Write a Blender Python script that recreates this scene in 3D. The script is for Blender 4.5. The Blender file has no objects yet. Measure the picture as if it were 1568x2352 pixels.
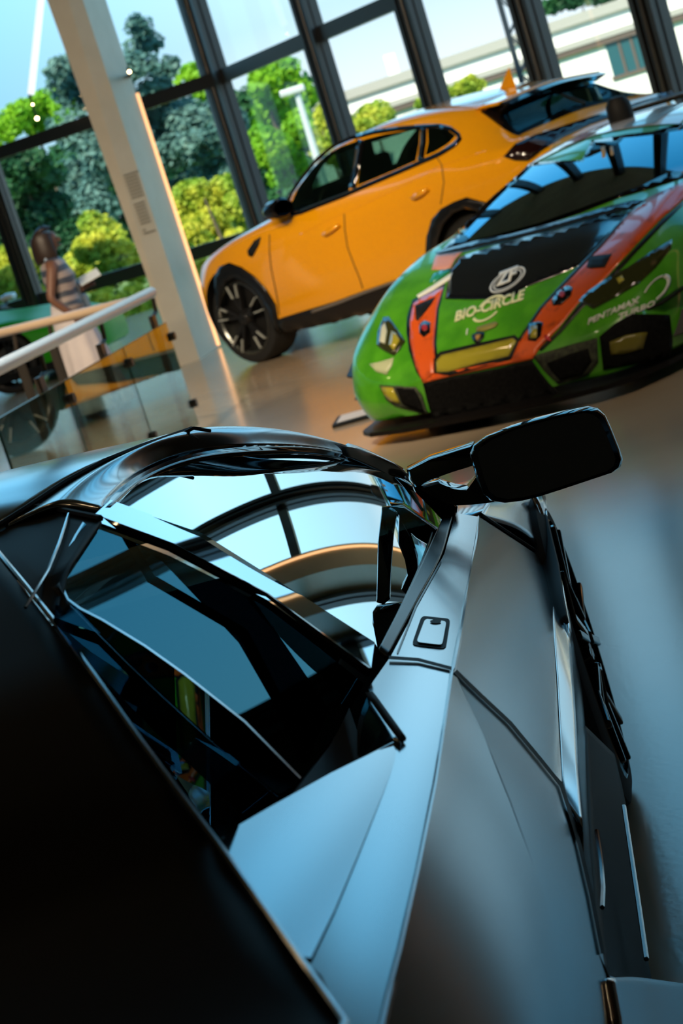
import bpy, bmesh, math, random
import numpy as np
from mathutils import Vector, Matrix
from mathutils.bvhtree import BVHTree

S = bpy.context.scene
COL = S.collection
random.seed(7)
PI = math.pi

# ------------------------------------------------------------------ camera
F, CX, CY = 4500.0, 784.0, 1176.0          # focal length in pixels of the 1568x2352 frame
ROLL, PITCH, H = math.radians(17.4), math.atan(790 / F), 1.50
cp, sp, cr, sr = math.cos(PITCH), math.sin(PITCH), math.cos(ROLL), math.sin(ROLL)
FWD, RT, UP = Vector((0, cp, -sp)), Vector((1, 0, 0)), Vector((0, sp, cp))
EYE = Vector((0, 0, H))
cam_d = bpy.data.cameras.new('camera')
cam_d.sensor_fit = 'VERTICAL'; cam_d.sensor_height = 36.0; cam_d.sensor_width = 24.0
cam_d.lens = F * 36.0 / 2352.0
cam_d.clip_start = 0.02; cam_d.clip_end = 600
cam_d.dof.use_dof = True; cam_d.dof.focus_distance = 3.25; cam_d.dof.aperture_fstop = 9.0
cam = bpy.data.objects.new('camera', cam_d); COL.objects.link(cam)
ix, iy = RT * cr - UP * sr, RT * sr + UP * cr
cam.matrix_world = Matrix(((ix.x, iy.x, -FWD.x, EYE.x), (ix.y, iy.y, -FWD.y, EYE.y), (ix.z, iy.z, -FWD.z, EYE.z), (0, 0, 0, 1)))
S.camera = cam

# ------------------------------------------------------------------ light and exposure
S.view_settings.view_transform = 'Standard'; S.view_settings.look = 'None'
S.view_settings.gamma = 1.0; S.view_settings.use_curve_mapping = False
S.view_settings.exposure = 0.0
world = bpy.data.worlds.new('sky'); S.world = world; world.use_nodes = True
wn, wl = world.node_tree.nodes, world.node_tree.links
wn.clear()
w_out = wn.new('ShaderNodeOutputWorld'); w_bg = wn.new('ShaderNodeBackground'); w_bg.inputs[1].default_value = 1.25
w_tc = wn.new('ShaderNodeTexCoord'); w_sep = wn.new('ShaderNodeSeparateXYZ'); w_ramp = wn.new('ShaderNodeValToRGB')
wl.new(w_tc.outputs['Generated'], w_sep.inputs[0]); wl.new(w_sep.outputs['Z'], w_ramp.inputs[0])
for pos, c in [(0.0, (.92, .97, 1.0, 1)), (.03, (.80, .93, 1.0, 1)), (.07, (.56, .82, .96, 1)), (.13, (.62, 1.02, 1.22, 1)), (.24, (.76, 1.42, 1.82, 1)), (.36, (.30, 1.05, 1.65, 1)), (.58, (.10, .62, 1.15, 1)), (.75, (.03, .33, .68, 1)), (1.0, (.02, .20, .45, 1))]:
    e = w_ramp.color_ramp.elements.new(pos); e.color = c
for _ in range(2):
    pass
w_ramp.color_ramp.elements.remove(w_ramp.color_ramp.elements[0])
w_ramp.color_ramp.elements.remove(w_ramp.color_ramp.elements[-1])
w_mr = wn.new('ShaderNodeMapRange'); w_mr.inputs['From Min'].default_value = -.12; w_mr.inputs['From Max'].default_value = .05
wl.new(w_sep.outputs['X'], w_mr.inputs['Value'])
w_mx = wn.new('ShaderNodeMix'); w_mx.data_type = 'RGBA'; w_mx.blend_type = 'MULTIPLY'; w_mx.inputs['B'].default_value = (1, 1, 1, 1)
w_tint = wn.new('ShaderNodeMix'); w_tint.data_type = 'RGBA'; w_tint.inputs['A'].default_value = (.50, .76, .88, 1); w_tint.inputs['B'].default_value = (1, 1, 1, 1)
wl.new(w_mr.outputs[0], w_tint.inputs['Factor']); w_mx.inputs['Factor'].default_value = 1.0
wl.new(w_ramp.outputs[0], w_mx.inputs['A']); wl.new(w_tint.outputs['Result'], w_mx.inputs['B']); wl.new(w_mx.outputs['Result'], w_bg.inputs[0]); wl.new(w_bg.outputs[0], w_out.inputs[0])
sun_d = bpy.data.lights.new('sun', 'SUN'); sun_d.energy = 8.5; sun_d.color = (1.0, .90, .68); sun_d.angle = .01
sun = bpy.data.objects.new('sun', sun_d); COL.objects.link(sun)
sun.rotation_euler = Vector((.35, .62, -.70)).to_track_quat('-Z', 'Y').to_euler()
S.cycles.max_bounces = 10; S.cycles.transparent_max_bounces = 16
S.cycles.diffuse_bounces = 4; S.cycles.glossy_bounces = 5
S.cycles.sample_clamp_indirect = 6.0; S.cycles.caustics_reflective = False; S.cycles.caustics_refractive = False
S.cycles.use_denoising = True

# ------------------------------------------------------------------ pixel -> place
def ray(px, py):
    x, y = (px - CX) / F, (py - CY) / F
    return FWD + RT * (x * cr - y * sr) + UP * (-x * sr - y * cr)
def at_z(px, py, z): r = ray(px, py); return EYE + r * ((z - H) / r.z)
def at_d(px, py, d): return EYE + ray(px, py) * d
def at_plane(px, py, p0, n): r = ray(px, py); return EYE + r * ((Vector(p0) - EYE).dot(n) / r.dot(n))

# ------------------------------------------------------------------ materials
MATS = {}
def mat(name, color, rough=.5, metal=0., spec=.5, coat=0., emit=None, estr=1., alpha=1.):
    if name in MATS: return MATS[name]
    m = bpy.data.materials.new(name); m.use_nodes = True
    b = m.node_tree.nodes['Principled BSDF']
    b.inputs['Base Color'].default_value = (*color, 1); b.inputs['Roughness'].default_value = rough
    b.inputs['Metallic'].default_value = metal; b.inputs['Specular IOR Level'].default_value = spec
    b.inputs['Coat Weight'].default_value = coat; b.inputs['Coat Roughness'].default_value = .03
    if emit: b.inputs['Emission Color'].default_value = (*emit, 1); b.inputs['Emission Strength'].default_value = estr
    MATS[name] = m; return m
def noisy(name, c1, c2, scale, rough=.5, detail=4., spec=.5, coat=0., lo=.35, hi=.65, metal=0., bump=0., coords='Object'):
    m = mat(name, c1, rough, metal, spec, coat); nt = m.node_tree; b = nt.nodes['Principled BSDF']
    tc = nt.nodes.new('ShaderNodeTexCoord'); no = nt.nodes.new('ShaderNodeTexNoise'); ra = nt.nodes.new('ShaderNodeValToRGB')
    no.inputs['Scale'].default_value = scale; no.inputs['Detail'].default_value = detail
    ra.color_ramp.elements[0].position = lo; ra.color_ramp.elements[1].position = hi
    ra.color_ramp.elements[0].color = (*c1, 1); ra.color_ramp.elements[1].color = (*c2, 1)
    nt.links.new(tc.outputs[coords], no.inputs['Vector']); nt.links.new(no.outputs['Fac'], ra.inputs[0]); nt.links.new(ra.outputs[0], b.inputs['Base Color'])
    if bump:
        bp = nt.nodes.new('ShaderNodeBump'); bp.inputs['Strength'].default_value = bump; bp.inputs['Distance'].default_value = .01
        nt.links.new(no.outputs['Fac'], bp.inputs['Height']); nt.links.new(bp.outputs[0], b.inputs['Normal'])
    return m
def glass(name, tint, refl=.08, graze=.9, rough=.0, blend=.35, rcol=(1, 1, 1)):
    """thin pane: a mirror layer over a tinted see-through layer"""
    m = bpy.data.materials.new(name); m.use_nodes = True; nt = m.node_tree; nt.nodes.clear()
    o = nt.nodes.new('ShaderNodeOutputMaterial'); mx = nt.nodes.new('ShaderNodeMixShader')
    t = nt.nodes.new('ShaderNodeBsdfTransparent'); g = nt.nodes.new('ShaderNodeBsdfGlossy'); lw = nt.nodes.new('ShaderNodeLayerWeight'); mr = nt.nodes.new('ShaderNodeMapRange')
    t.inputs[0].default_value = (*tint, 1); g.inputs['Roughness'].default_value = rough; g.inputs['Color'].default_value = (*rcol, 1)
    lw.inputs[0].default_value = blend; mr.inputs['To Min'].default_value = refl; mr.inputs['To Max'].default_value = graze
    nt.links.new(lw.outputs['Facing'], mr.inputs['Value']); nt.links.new(mr.outputs[0], mx.inputs[0])
    nt.links.new(t.outputs[0], mx.inputs[1]); nt.links.new(g.outputs[0], mx.inputs[2]); nt.links.new(mx.outputs[0], o.inputs[0])
    MATS[name] = m; return m

satin = mat('satin_grey_paint', (.39, .41, .43), .16, 1.0, .5)
satin_dk = mat('satin_paint_dark_reflection', (.006, .0055, .005), .5, 0., .06)  # same satin as the body, with a dark ceiling reflection put into the colour
blk_gloss = mat('gloss_black', (.004, .004, .005), .04, 0., .5)
blk_mat = mat('matte_black', (.008, .008, .008), .6, 0., .25)
blk_trim = mat('black_trim', (.006, .006, .007), .25, 0., .4)
rubber = mat('tyre_rubber', (.012, .012, .012), .7, 0., .3)
rim_dark = mat('dark_rim_metal', (.03, .03, .032), .18, .6, .5)
silver = mat('machined_silver', (.60, .64, .60), .35, .35)
car_glass = glass('mirror_tinted_side_glass', (.035, .06, .055), .46, .86, 0., .5, (.86, .97, 1.0))
dark_glass = glass('dark_quarter_glass', (.02, .03, .028), .025, .24, 0., .3, (.35, .85, 1.0))
mirror_m = mat('mirror_glass', (.05, .055, .06), .02, 1.)
yellow = mat('pearl_yellow_paint', (.80, .34, .004), .15, 0., .5, 1.)
green = noisy('racing_green_paint', (.05, .28, .010), (.085, .38, .016), 7., .28, 6., .5, .8, .38, .62)
green_far = mat('bright_green_paint', (.02, .30, .006), .4, 0., .12, 0.)
orange = noisy('stripe_orange_paint', (.70, .10, .012), (.30, .045, .01), 14., .3, 8., .5, .6, .55, .74)
white_vinyl = mat('white_lettering', (.80, .82, .76), .4)
cream_vinyl = mat('cream_lettering', (.72, .74, .42), .4)
carbon = mat('carbon_black', (.006, .006, .006), .3, 0., .4)
carbon_matte = mat('carbon_splitter', (.007, .006, .006), .4, 0., .15)

# ------------------------------------------------------------------ object helpers
def tag(o, label, cat, group=None, kind=None):
    o['label'] = label; o['category'] = cat
    if group: o['group'] = group
    if kind: o['kind'] = kind
    return o
def thing(name, label, cat, loc=(0, 0, 0), rz=0., group=None, kind=None):
    o = bpy.data.objects.new(name, None); COL.objects.link(o); o.empty_display_size = .1
    o.location = loc; o.rotation_euler = (0, 0, rz)
    return tag(o, label, cat, group, kind)
def obj(name, verts, faces, m, parent=None, smooth=True, solid=0., bevel=0., fix=True):
    me = bpy.data.meshes.new(name); me.from_pydata([tuple(v) for v in verts], [], faces)
    if fix:
        bm = bmesh.new(); bm.from_mesh(me); bmesh.ops.remove_doubles(bm, verts=bm.verts, dist=1e-5)
        if not solid: bmesh.ops.recalc_face_normals(bm, faces=bm.faces)
        bm.to_mesh(me); bm.free()
    if m: me.materials.append(m)
    if smooth:
        me.polygons.foreach_set('use_smooth', [True] * len(me.polygons))
        me.set_sharp_from_angle(angle=math.radians(38))
    o = bpy.data.objects.new(name, me); COL.objects.link(o)
    if parent: o.parent = parent
    if solid:
        md = o.modifiers.new('thickness', 'SOLIDIFY'); md.thickness = solid; md.offset = -1
    if bevel:
        md = o.modifiers.new('bevel', 'BEVEL'); md.width = bevel; md.segments = 2; md.limit_method = 'ANGLE'
    return o
class MB:
    """collects boxes, bars and lathes into ONE mesh"""
    def __init__(s): s.v, s.f = [], []
    def add(s, v, f):
        n = len(s.v); s.v += [Vector(p) for p in v]; s.f += [tuple(i + n for i in q) for q in f]; return s
    def box(s, lo, hi, M=None):
        v = [Vector((x, y, z)) for z in (lo[2], hi[2]) for y in (lo[1], hi[1]) for x in (lo[0], hi[0])]
        if M is not None: v = [M @ p for p in v]
        return s.add(v, [(0, 2, 3, 1), (4, 5, 7, 6), (0, 1, 5, 4), (2, 6, 7, 3), (0, 4, 6, 2), (1, 3, 7, 5)])
    def bar(s, a, b, w, d, up=(0, 0, 1)):
        a, b = Vector(a), Vector(b); z = (b - a).normalized(); x = z.cross(Vector(up))
        if x.length < 1e-4: x = z.cross(Vector((0, 1, 0)))
        x.normalize(); y = z.cross(x)
        q = [(-1, -1), (1, -1), (1, 1), (-1, 1)]
        return s.add([p + x * (i * w / 2) + y * (j * d / 2) for p in (a, b) for i, j in q], [(3, 2, 1, 0), (4, 5, 6, 7)] + [(i, (i + 1) % 4, 4 + (i + 1) % 4, 4 + i) for i in range(4)])
    def tube(s, pts, r, n=10, cap=True):
        pts = [Vector(p) for p in pts]; rs = r if isinstance(r, (list, tuple)) else [r] * len(pts); rings = []
        for i, p in enumerate(pts):
            t = (pts[min(i + 1, len(pts) - 1)] - pts[max(i - 1, 0)]).normalized()
            x = t.cross(Vector((0, 0, 1)));
            if x.length < 1e-3: x = t.cross(Vector((0, 1, 0)))
            x.normalize(); y = t.cross(x)
            rings.append([p + (x * math.cos(2 * PI * k / n) + y * math.sin(2 * PI * k / n)) * rs[i] for k in range(n)])
        v = [q for ring in rings for q in ring]
        f = [(i * n + k, i * n + (k + 1) % n, (i + 1) * n + (k + 1) % n, (i + 1) * n + k) for i in range(len(pts) - 1) for k in range(n)]
        if cap: f += [tuple(range(n))[::-1], tuple((len(pts) - 1) * n + k for k in range(n))]
        return s.add(v, f)
    def lathe(s, prof, axis='y', n=48, c=(0, 0, 0)):
        """prof: (radius, offset along the axis)"""
        c = Vector(c); v = []
        for k in range(n):
            a = 2 * PI * k / n; ca, sa = math.cos(a), math.sin(a)
            for r, h in prof:
                v.append(c + (Vector((r * ca, h, r * sa)) if axis == 'y' else Vector((r * ca, r * sa, h))))
        m = len(prof)
        return s.add(v, [(k * m + i, k * m + i + 1, ((k + 1) % n) * m + i + 1, ((k + 1) % n) * m + i) for k in range(n) for i in range(m - 1)])
    def build(s, name, m, parent=None, smooth=True, **k): return obj(name, s.v, s.f, m, parent, smooth, **k)

def crom(p0, p1, p2, p3, t):
    return .5 * ((2 * p1) + (-p0 + p2) * t + (2 * p0 - 5 * p1 + 4 * p2 - p3) * t * t + (-p0 + 3 * p1 - 3 * p2 + p3) * t ** 3)
def spline(pts, n, smooth=True):
    """n points along a polyline, evenly by length, rounded through its points"""
    P = np.array([tuple(p) for p in pts], float)
    if len(P) == 1: return np.repeat(P, n, 0)
    dense = []
    for i in range(len(P) - 1):
        a, b = P[max(i - 1, 0)] if i > 0 else 2 * P[i] - P[i + 1], P[min(i + 2, len(P) - 1)] if i + 2 < len(P) else 2 * P[i + 1] - P[i]
        for k in range(16):
            t = k / 16
            dense.append(crom(a, P[i], P[i + 1], b, t) if smooth else P[i] * (1 - t) + P[i + 1] * t)
    dense.append(P[-1]); D = np.array(dense)
    L = np.concatenate([[0], np.cumsum(np.linalg.norm(np.diff(D, axis=0), axis=1))])
    s_ = np.linspace(0, L[-1], n)
    return np.stack([np.interp(s_, L, D[:, k]) for k in range(3)], 1)
def loft(rails, nu=32, nv=6, smooth_across=True, smooth_along=True):
    R = [spline(r, nu, smooth_along) for r in rails]; rows = []
    m = len(R)
    for i in range(m - 1):
        a = R[i - 1] if i > 0 else 2 * R[i] - R[i + 1]; b = R[i + 2] if i + 2 < m else 2 * R[i + 1] - R[i]
        for k in range(nv):
            t = k / nv
            rows.append(crom(a, R[i], R[i + 1], b, t) if smooth_across else R[i] * (1 - t) + R[i + 1] * t)
    rows.append(R[-1]); n = len(rows)
    v = [tuple(p) for row in rows for p in row]
    f = [(i * nu + k, i * nu + k + 1, (i + 1) * nu + k + 1, (i + 1) * nu + k) for i in range(n - 1) for k in range(nu - 1)]
    return v, f
def ori(vf, parity_dir):
    """flip a patch so that its average normal points along parity_dir"""
    v, f = vf; acc = Vector()
    for q in f[::7]:
        a, b, c = Vector(v[q[0]]), Vector(v[q[1]]), Vector(v[q[2]]); acc += (b - a).cross(c - a)
    if acc.dot(Vector(parity_dir)) < 0: f = [q[::-1] for q in f]
    return v, f
def mirror_v(vf): v, f = vf; return [(p[0], -p[1], p[2]) for p in v], [q[::-1] for q in f]

class Frame:
    """a vehicle's own axes: u forward, v to its left, w up"""
    def __init__(s, x, y, ang, sc=1.):
        s.O = Vector((x, y, 0)); s.ang = ang; s.sc = sc
        s.f = Vector((math.cos(ang), math.sin(ang), 0)); s.l = Vector((-s.f.y, s.f.x, 0))
    def loc(s, P): d = P - s.O; return Vector((d.dot(s.f), d.dot(s.l), P.z)) / s.sc
    def pv(s, px, py, v): return s.loc(at_plane(px, py, s.O + s.l * v * s.sc, s.l))
    def pw(s, px, py, w): return s.loc(at_z(px, py, w * s.sc))
    def pu(s, px, py, u): return s.loc(at_plane(px, py, s.O + s.f * u * s.sc, s.f))
    def lray(s, px, py):
        r = ray(px, py); return s.loc(EYE), Vector((r.dot(s.f), r.dot(s.l), r.z)).normalized()
    def root(s, name, label, cat, group=None):
        o = thing(name, label, cat, s.O, s.ang, group); o.scale = (s.sc,) * 3; return o

def sections(st, nring=9, nu=8):
    """closed body from half cross-sections [(u, [(v, w) ...])] that run from bottom centre to top centre"""
    rails = []
    k = len(st[0][1])
    rows = [[(u, p[0], p[1]) for p in prof] for u, prof in st]
    right = [[(u, -v, w) for u, v, w in r[::-1]][1:-1] for r in rows]
    full = [r + q for r, q in zip(rows, right)]
    n = len(full); m = len(full[0]); A = np.array(full)
    out = []
    for i in range(n - 1):
        a = A[i - 1] if i > 0 else 2 * A[i] - A[i + 1]; b = A[i + 2] if i + 2 < n else 2 * A[i + 1] - A[i]
        for j in range(nu): out.append(crom(a, A[i], A[i + 1], b, j / nu))
    out.append(A[-1])
    # round each ring
    ring = []
    sub = nring
    for r in out:
        q = []
        for i in range(m):
            p0, p1, p2, p3 = r[(i - 1) % m], r[i], r[(i + 1) % m], r[(i + 2) % m]
            for j in range(sub):
                t = j / sub
                q.append(.55 * crom(p0, p1, p2, p3, t) + .45 * (p1 * (1 - t) + p2 * t))
        ring.append(q)
    M = m * sub
    v = [tuple(p) for r in ring for p in r]
    f = [(i * M + k2, i * M + (k2 + 1) % M, (i + 1) * M + (k2 + 1) % M, (i + 1) * M + k2) for i in range(len(ring) - 1) for k2 in range(M)]
    f += [tuple(range(M)), tuple((len(ring) - 1) * M + k2 for k2 in range(M))[::-1]]
    return v, f
def cut_cyl(o, centres, r, y0, y1, m):
    """take wheel housings out of a closed body"""
    mb = MB()
    for (u, w) in centres:
        n = 40
        mb.lathe([(0, y0), (r, y0), (r, y1), (0, y1)], 'y', n, (u, 0, w))
    c = mb.build('cutter', m, None, False)
    c.matrix_world = Matrix.Identity(4)
    keep = o.parent; o.parent = None
    md = o.modifiers.new('cut', 'BOOLEAN'); md.operation = 'DIFFERENCE'; md.object = c; md.solver = 'EXACT'; md.material_mode = 'TRANSFER'
    bpy.context.view_layer.update()
    dg = bpy.context.evaluated_depsgraph_get(); me = bpy.data.meshes.new_from_object(o.evaluated_get(dg))
    o.modifiers.clear(); old = o.data; o.data = me; bpy.data.meshes.remove(old); bpy.data.objects.remove(c)
    o.data.polygons.foreach_set('use_smooth', [True] * len(o.data.polygons)); o.data.set_sharp_from_angle(angle=math.radians(35))
    o.parent = keep
def bvh_of(v, f): return BVHTree.FromPolygons([Vector(p) for p in v], f)
def poly2d(pts, step):
    """fill a pixel polygon with a mesh fine enough to follow a curved body"""
    from mathutils.geometry import delaunay_2d_cdt
    ring = []; n = len(pts)
    for i in range(n):
        a, b = Vector(pts[i]), Vector(pts[(i + 1) % n]); k = max(1, int((b - a).length / step))
        ring += [a.lerp(b, j / k) for j in range(k)]
    m = len(ring); P = np.array([tuple(p) for p in ring]); Q = np.roll(P, -1, 0); D = Q - P; L2 = (D ** 2).sum(1) + 1e-9
    inner = []
    for gy in np.arange(P[:, 1].min() + step * .5, P[:, 1].max(), step):
        for gx in np.arange(P[:, 0].min() + step * .5, P[:, 0].max(), step):
            c = (P[:, 1] > gy) != (Q[:, 1] > gy)
            xs = P[c, 0] + (gy - P[c, 1]) / (Q[c, 1] - P[c, 1]) * D[c, 0]
            if (xs > gx).sum() % 2 == 0: continue
            t = np.clip(((gx - P[:, 0]) * D[:, 0] + (gy - P[:, 1]) * D[:, 1]) / L2, 0, 1)
            if ((P + D * t[:, None] - (gx, gy)) ** 2).sum(1).min() > (step * .45) ** 2: inner.append(Vector((float(gx), float(gy))))
    v, e, f, *_ = delaunay_2d_cdt(ring + inner, [(i, (i + 1) % m) for i in range(m)], [], 1, 1e-4)
    return [(p.x, p.y) for p in v], [tuple(q) for q in f]
def wrap(name, v2, f2, fr, bvh, m, parent, lift=.004, thick=.004):
    """lay a pixel mesh on a body: every point goes where its sight line meets the body"""
    out = []; last = None; miss = []
    for i, (x, y) in enumerate(v2):
        o, d = fr.lray(x, y); h, nrm, idx, dist = bvh.ray_cast(o, d)
        if h is None: out.append(None); miss.append(i)
        else:
            if nrm.dot(d) > 0: nrm = -nrm
            out.append(h + nrm * lift); last = dist
    hits = [i for i in range(len(v2)) if out[i] is not None]
    if not hits: print('NO HIT', name); return None
    for i in miss:
        x, y = v2[i]; j = min(hits, key=lambda k: (v2[k][0] - x) ** 2 + (v2[k][1] - y) ** 2)
        o, d = fr.lray(x, y); out[i] = o + d * (out[j] - o).length
    vf = ori((out, f2), fr.loc(EYE) - out[hits[0]])
    return obj(name, vf[0], vf[1], m, parent, True, solid=thick)
def decal(name, pts, fr, bvh, m, parent, step=14, lift=.004, thick=.004):
    v, f = poly2d(pts, step); return wrap(name, v, f, fr, bvh, m, parent, lift, thick)
def text2d(txt, o, ex, ey, bold=False, space=1.):
    """flat lettering as a pixel mesh: origin o, ex = pixels of one em along, ey = one em up"""
    cu = bpy.data.curves.new('t', 'FONT'); cu.body = txt; cu.size = 1.; cu.space_character = space; cu.resolution_u = 3
    if bold: cu.offset = .035
    t = bpy.data.objects.new('t', cu); COL.objects.link(t); bpy.context.view_layer.update()
    me = bpy.data.meshes.new_from_object(t.evaluated_get(bpy.context.evaluated_depsgraph_get()))
    v = [(o[0] + p.co.x * ex[0] + p.co.y * ey[0], o[1] + p.co.x * ex[1] + p.co.y * ey[1]) for p in me.vertices]
    f = [tuple(q.vertices) for q in me.polygons]
    bpy.data.objects.remove(t); bpy.data.curves.remove(cu); bpy.data.meshes.remove(me); return v, f
def ring2d(c, ax, ay, r0, r1, n=40, a0=0., a1=2 * PI):
    """a ring or arc; ax, ay are the pixel vectors of its two half axes"""
    v = []; k = n + 1
    for r in (r0, r1):
        for i in range(k):
            a = a0 + (a1 - a0) * i / n
            v.append((c[0] + r * (math.cos(a) * ax[0] + math.sin(a) * ay[0]), c[1] + r * (math.cos(a) * ax[1] + math.sin(a) * ay[1])))
    return v, [(i, i + 1, k + i + 1, k + i) for i in range(n)]

def smooth_fill(name, px, fr, guide, m, parent, step=16, out=(0, -1, .5), deg=2, bulge=0., thick=0., axis=1, curve=0., reg=.02):
    """panel filling a pixel outline on one smooth curved sheet fitted to the guide points:
    axis 1: distance from the middle as a function of length and height; axis 2: height as a function of length and width"""
    G = np.array([tuple(p) for p in guide]); ia, ib = 0, 3 - axis
    U, Bq, T = G[:, 0], G[:, ib], G[:, axis]
    cu, cb = U.mean(), Bq.mean()
    def basis(u, b):
        u, b = u - cu, b - cb
        return [1 + 0 * u, u, b] + ([u * u, u * b, b * b] if deg > 1 else [])
    A = np.stack(basis(U, Bq), 1)
    R = np.diag([0, 0, 0, reg, reg, reg][:A.shape[1]])
    c = np.linalg.solve(A.T @ A + R, A.T @ T)
    fv = lambda u, b: float(np.dot(c, [float(q) for q in basis(u, b)])) - bulge + curve * (b - cb) ** 2
    v2, f2 = poly2d(px, step); outp = []; bad_ = 0
    for x, y in v2:
        o, d = fr.lray(x, y); oa, da = np.array(o), np.array(d); rel = G - oa; dep = rel @ da
        off_ = np.linalg.norm(rel - dep[:, None] * da, axis=1); wgt = 1 / (off_ + .01) ** 3; t = float((dep * wgt).sum() / wgt.sum())
        for _ in range(40):
            p = o + d * t; g = p[axis] - fv(p[0], p[ib]); p2 = o + d * (t + 1e-3); dg = (p2[axis] - fv(p2[0], p2[ib]) - g) / 1e-3
            t -= max(-.3, min(.3, g / dg if abs(dg) > 1e-6 else 0))
            if abs(g) < 1e-6: break
        bad_ += abs(g) > 1e-4
        if abs(g) > 1e-4:   # sight line slips past the sheet: stay level with the nearest guide point
            q = min(G, key=lambda q: float(np.linalg.norm(np.cross(q - np.array(o), np.array(d))))); t = float(np.dot(q - np.array(o), np.array(d)))
        outp.append(o + d * t)
    if bad_: print('SLIP', name, bad_, len(v2))
    vf = ori((outp, f2), out)
    o_ = obj(name, vf[0], vf[1], m, parent, True, solid=thick, fix=False)
    nr = []; e = 1e-3
    for p in outp:
        u, b = p[0], p[ib]; n = Vector((0, 0, 0)); n[0] = -(fv(u + e, b) - fv(u - e, b)) / (2 * e); n[ib] = -(fv(u, b + e) - fv(u, b - e)) / (2 * e); n[axis] = 1
        n.normalize()
        if n.dot(Vector(out)) < 0: n = -n
        nr.append(n)
    o_.data.normals_split_custom_set_from_vertices(nr)
    return o_
def strip2d(P, wd):
    P = [Vector((x, y)) for x, y in P]; a, b = [], []
    for i, p in enumerate(P):
        t = (P[min(i + 1, len(P) - 1)] - P[max(i - 1, 0)]).normalized(); n = Vector((-t.y, t.x)) * wd / 2
        a.append(tuple(p + n)); b.append(tuple(p - n))
    return a + b[::-1]
def mirror_obj(o):
    q = mirror_v(([tuple(v.co) for v in o.data.vertices], [tuple(p.vertices) for p in o.data.polygons]))
    return obj(o.name.split('.')[0], q[0], q[1], o.data.materials[0], o.parent, True)

# ================================================================== THE HALL
def V2(x, y, z=0.): return Vector((x, y, z))
KINK = V2(.21, 24.4)
DL = V2(-3.04, 1.5).normalized(); DR = V2(3.64, -7.2).normalized()
CEIL = 9.2
floor_m = noisy('polished_resin_floor', (.42, .335, .235), (.46, .37, .265), 1.2, .17, 6., .55)
_nt = floor_m.node_tree; _b = _nt.nodes['Principled BSDF']; _b.inputs['IOR'].default_value = 1.6
_tc = _nt.nodes.new('ShaderNodeTexCoord'); _n2 = _nt.nodes.new('ShaderNodeTexNoise'); _n2.inputs['Scale'].default_value = 60; _n2.inputs['Detail'].default_value = 3
_bp = _nt.nodes.new('ShaderNodeBump'); _bp.inputs['Strength'].default_value = .05; _bp.inputs['Distance'].default_value = .004
_nt.links.new(_tc.outputs['Object'], _n2.inputs['Vector']); _nt.links.new(_n2.outputs['Fac'], _bp.inputs['Height']); _nt.links.new(_bp.outputs[0], _b.inputs['Normal'])
ceil_m = noisy('dark_ceiling', (.09, .075, .055), (.12, .10, .075), 2., .8)
wall_m = noisy('brown_plaster', (.20, .16, .11), (.24, .19, .135), 3., .8)
col_m = noisy('cream_column_paint', (.62, .53, .40), (.66, .57, .44), 4., .45)
frame_m = mat('dark_window_frame', (.022, .022, .024), .33, 0., .7)
pane_m = glass('window_pane', (.985, .99, .99), .01, .10, 0., .25)
warm_led = mat('warm_light_strip', (1, .6, .3), .5, emit=(1.0, .50, .22), estr=1.6)
refl_dot_m = mat('warm_reflected_dot', (1, .8, .5), .5, emit=(1.0, .72, .36), estr=14.)  # glow of the dots added for spotlight reflections in the glass
white_refl = mat('white_reflected_light', (1, 1, 1), .5, emit=(.92, .95, 1.0), estr=1.0)  # glow of the tube added for a reflected ceiling light strip

def struct(o, label, cat): return tag(o, label, cat, None, 'structure')
struct(obj('floor', [(-14, -8, 0), (19, -8, 0), (19, 32, 0), (-14, 32, 0), (-14, -8, -.2), (19, -8, -.2), (19, 32, -.2), (-14, 32, -.2)],
    [(0, 1, 2, 3), (7, 6, 5, 4), (0, 4, 5, 1), (1, 5, 6, 2), (2, 6, 7, 3), (3, 7, 4, 0)], floor_m, None, False), 'polished beige resin floor of the showroom', 'floor')
LEND = KINK + DL * 14.0; REND = KINK + DR * 33.0
roof_poly = [LEND, KINK + V2(.12, .3), REND + V2(.3, .2), V2(15.5, -8), V2(-13.0, -8)]
n_ = len(roof_poly)
struct(obj('ceiling', [(p.x, p.y, CEIL) for p in roof_poly] + [(p.x, p.y, CEIL + .4) for p in roof_poly],
    [tuple(range(n_)), tuple(range(2 * n_ - 1, n_ - 1, -1))] + [(i, i + n_, (i + 1) % n_ + n_, (i + 1) % n_) for i in range(n_)], ceil_m, None, False), 'dark brown ceiling high above the showroom', 'ceiling')
struct(MB().box((-13.2, -8, 0), (-13.0, 31, CEIL)).build('wall_left', wall_m, None, False), 'brown side wall on the left of the hall', 'wall')
struct(MB().box((-13, -8.2, 0), (15.5, -8, CEIL)).build('wall_back', wall_m, None, False), 'brown wall behind the black car', 'wall')

def on_wall(px, py, left=False):
    d = DL if left else DR; n = V2(d.y, -d.x); P = at_plane(px, py, KINK, n); return (P - KINK).dot(d)
TR = [-.05, on_wall(770, 200), on_wall(984, 120), on_wall(1242, 80), on_wall(1532, 110)]
step_ = 1.95
TEND = 14.6
while TR[-1] + step_ < TEND: TR.append(TR[-1] + step_)
wa, wb = KINK + DR * TR[-1], KINK + DR * 33.0
struct(MB().bar((wa.x, wa.y, CEIL / 2), (wb.x, wb.y, CEIL / 2), .2, CEIL).build('wall_right', mat('dark_brown_wall', (.075, .055, .038), .7), None, False), 'dark brown wall beyond the last window on the right', 'wall')
TL = [0., on_wall(42, 560, True)]
while TL[-1] + 3.6 < 14: TL.append(TL[-1] + 3.6)

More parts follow.
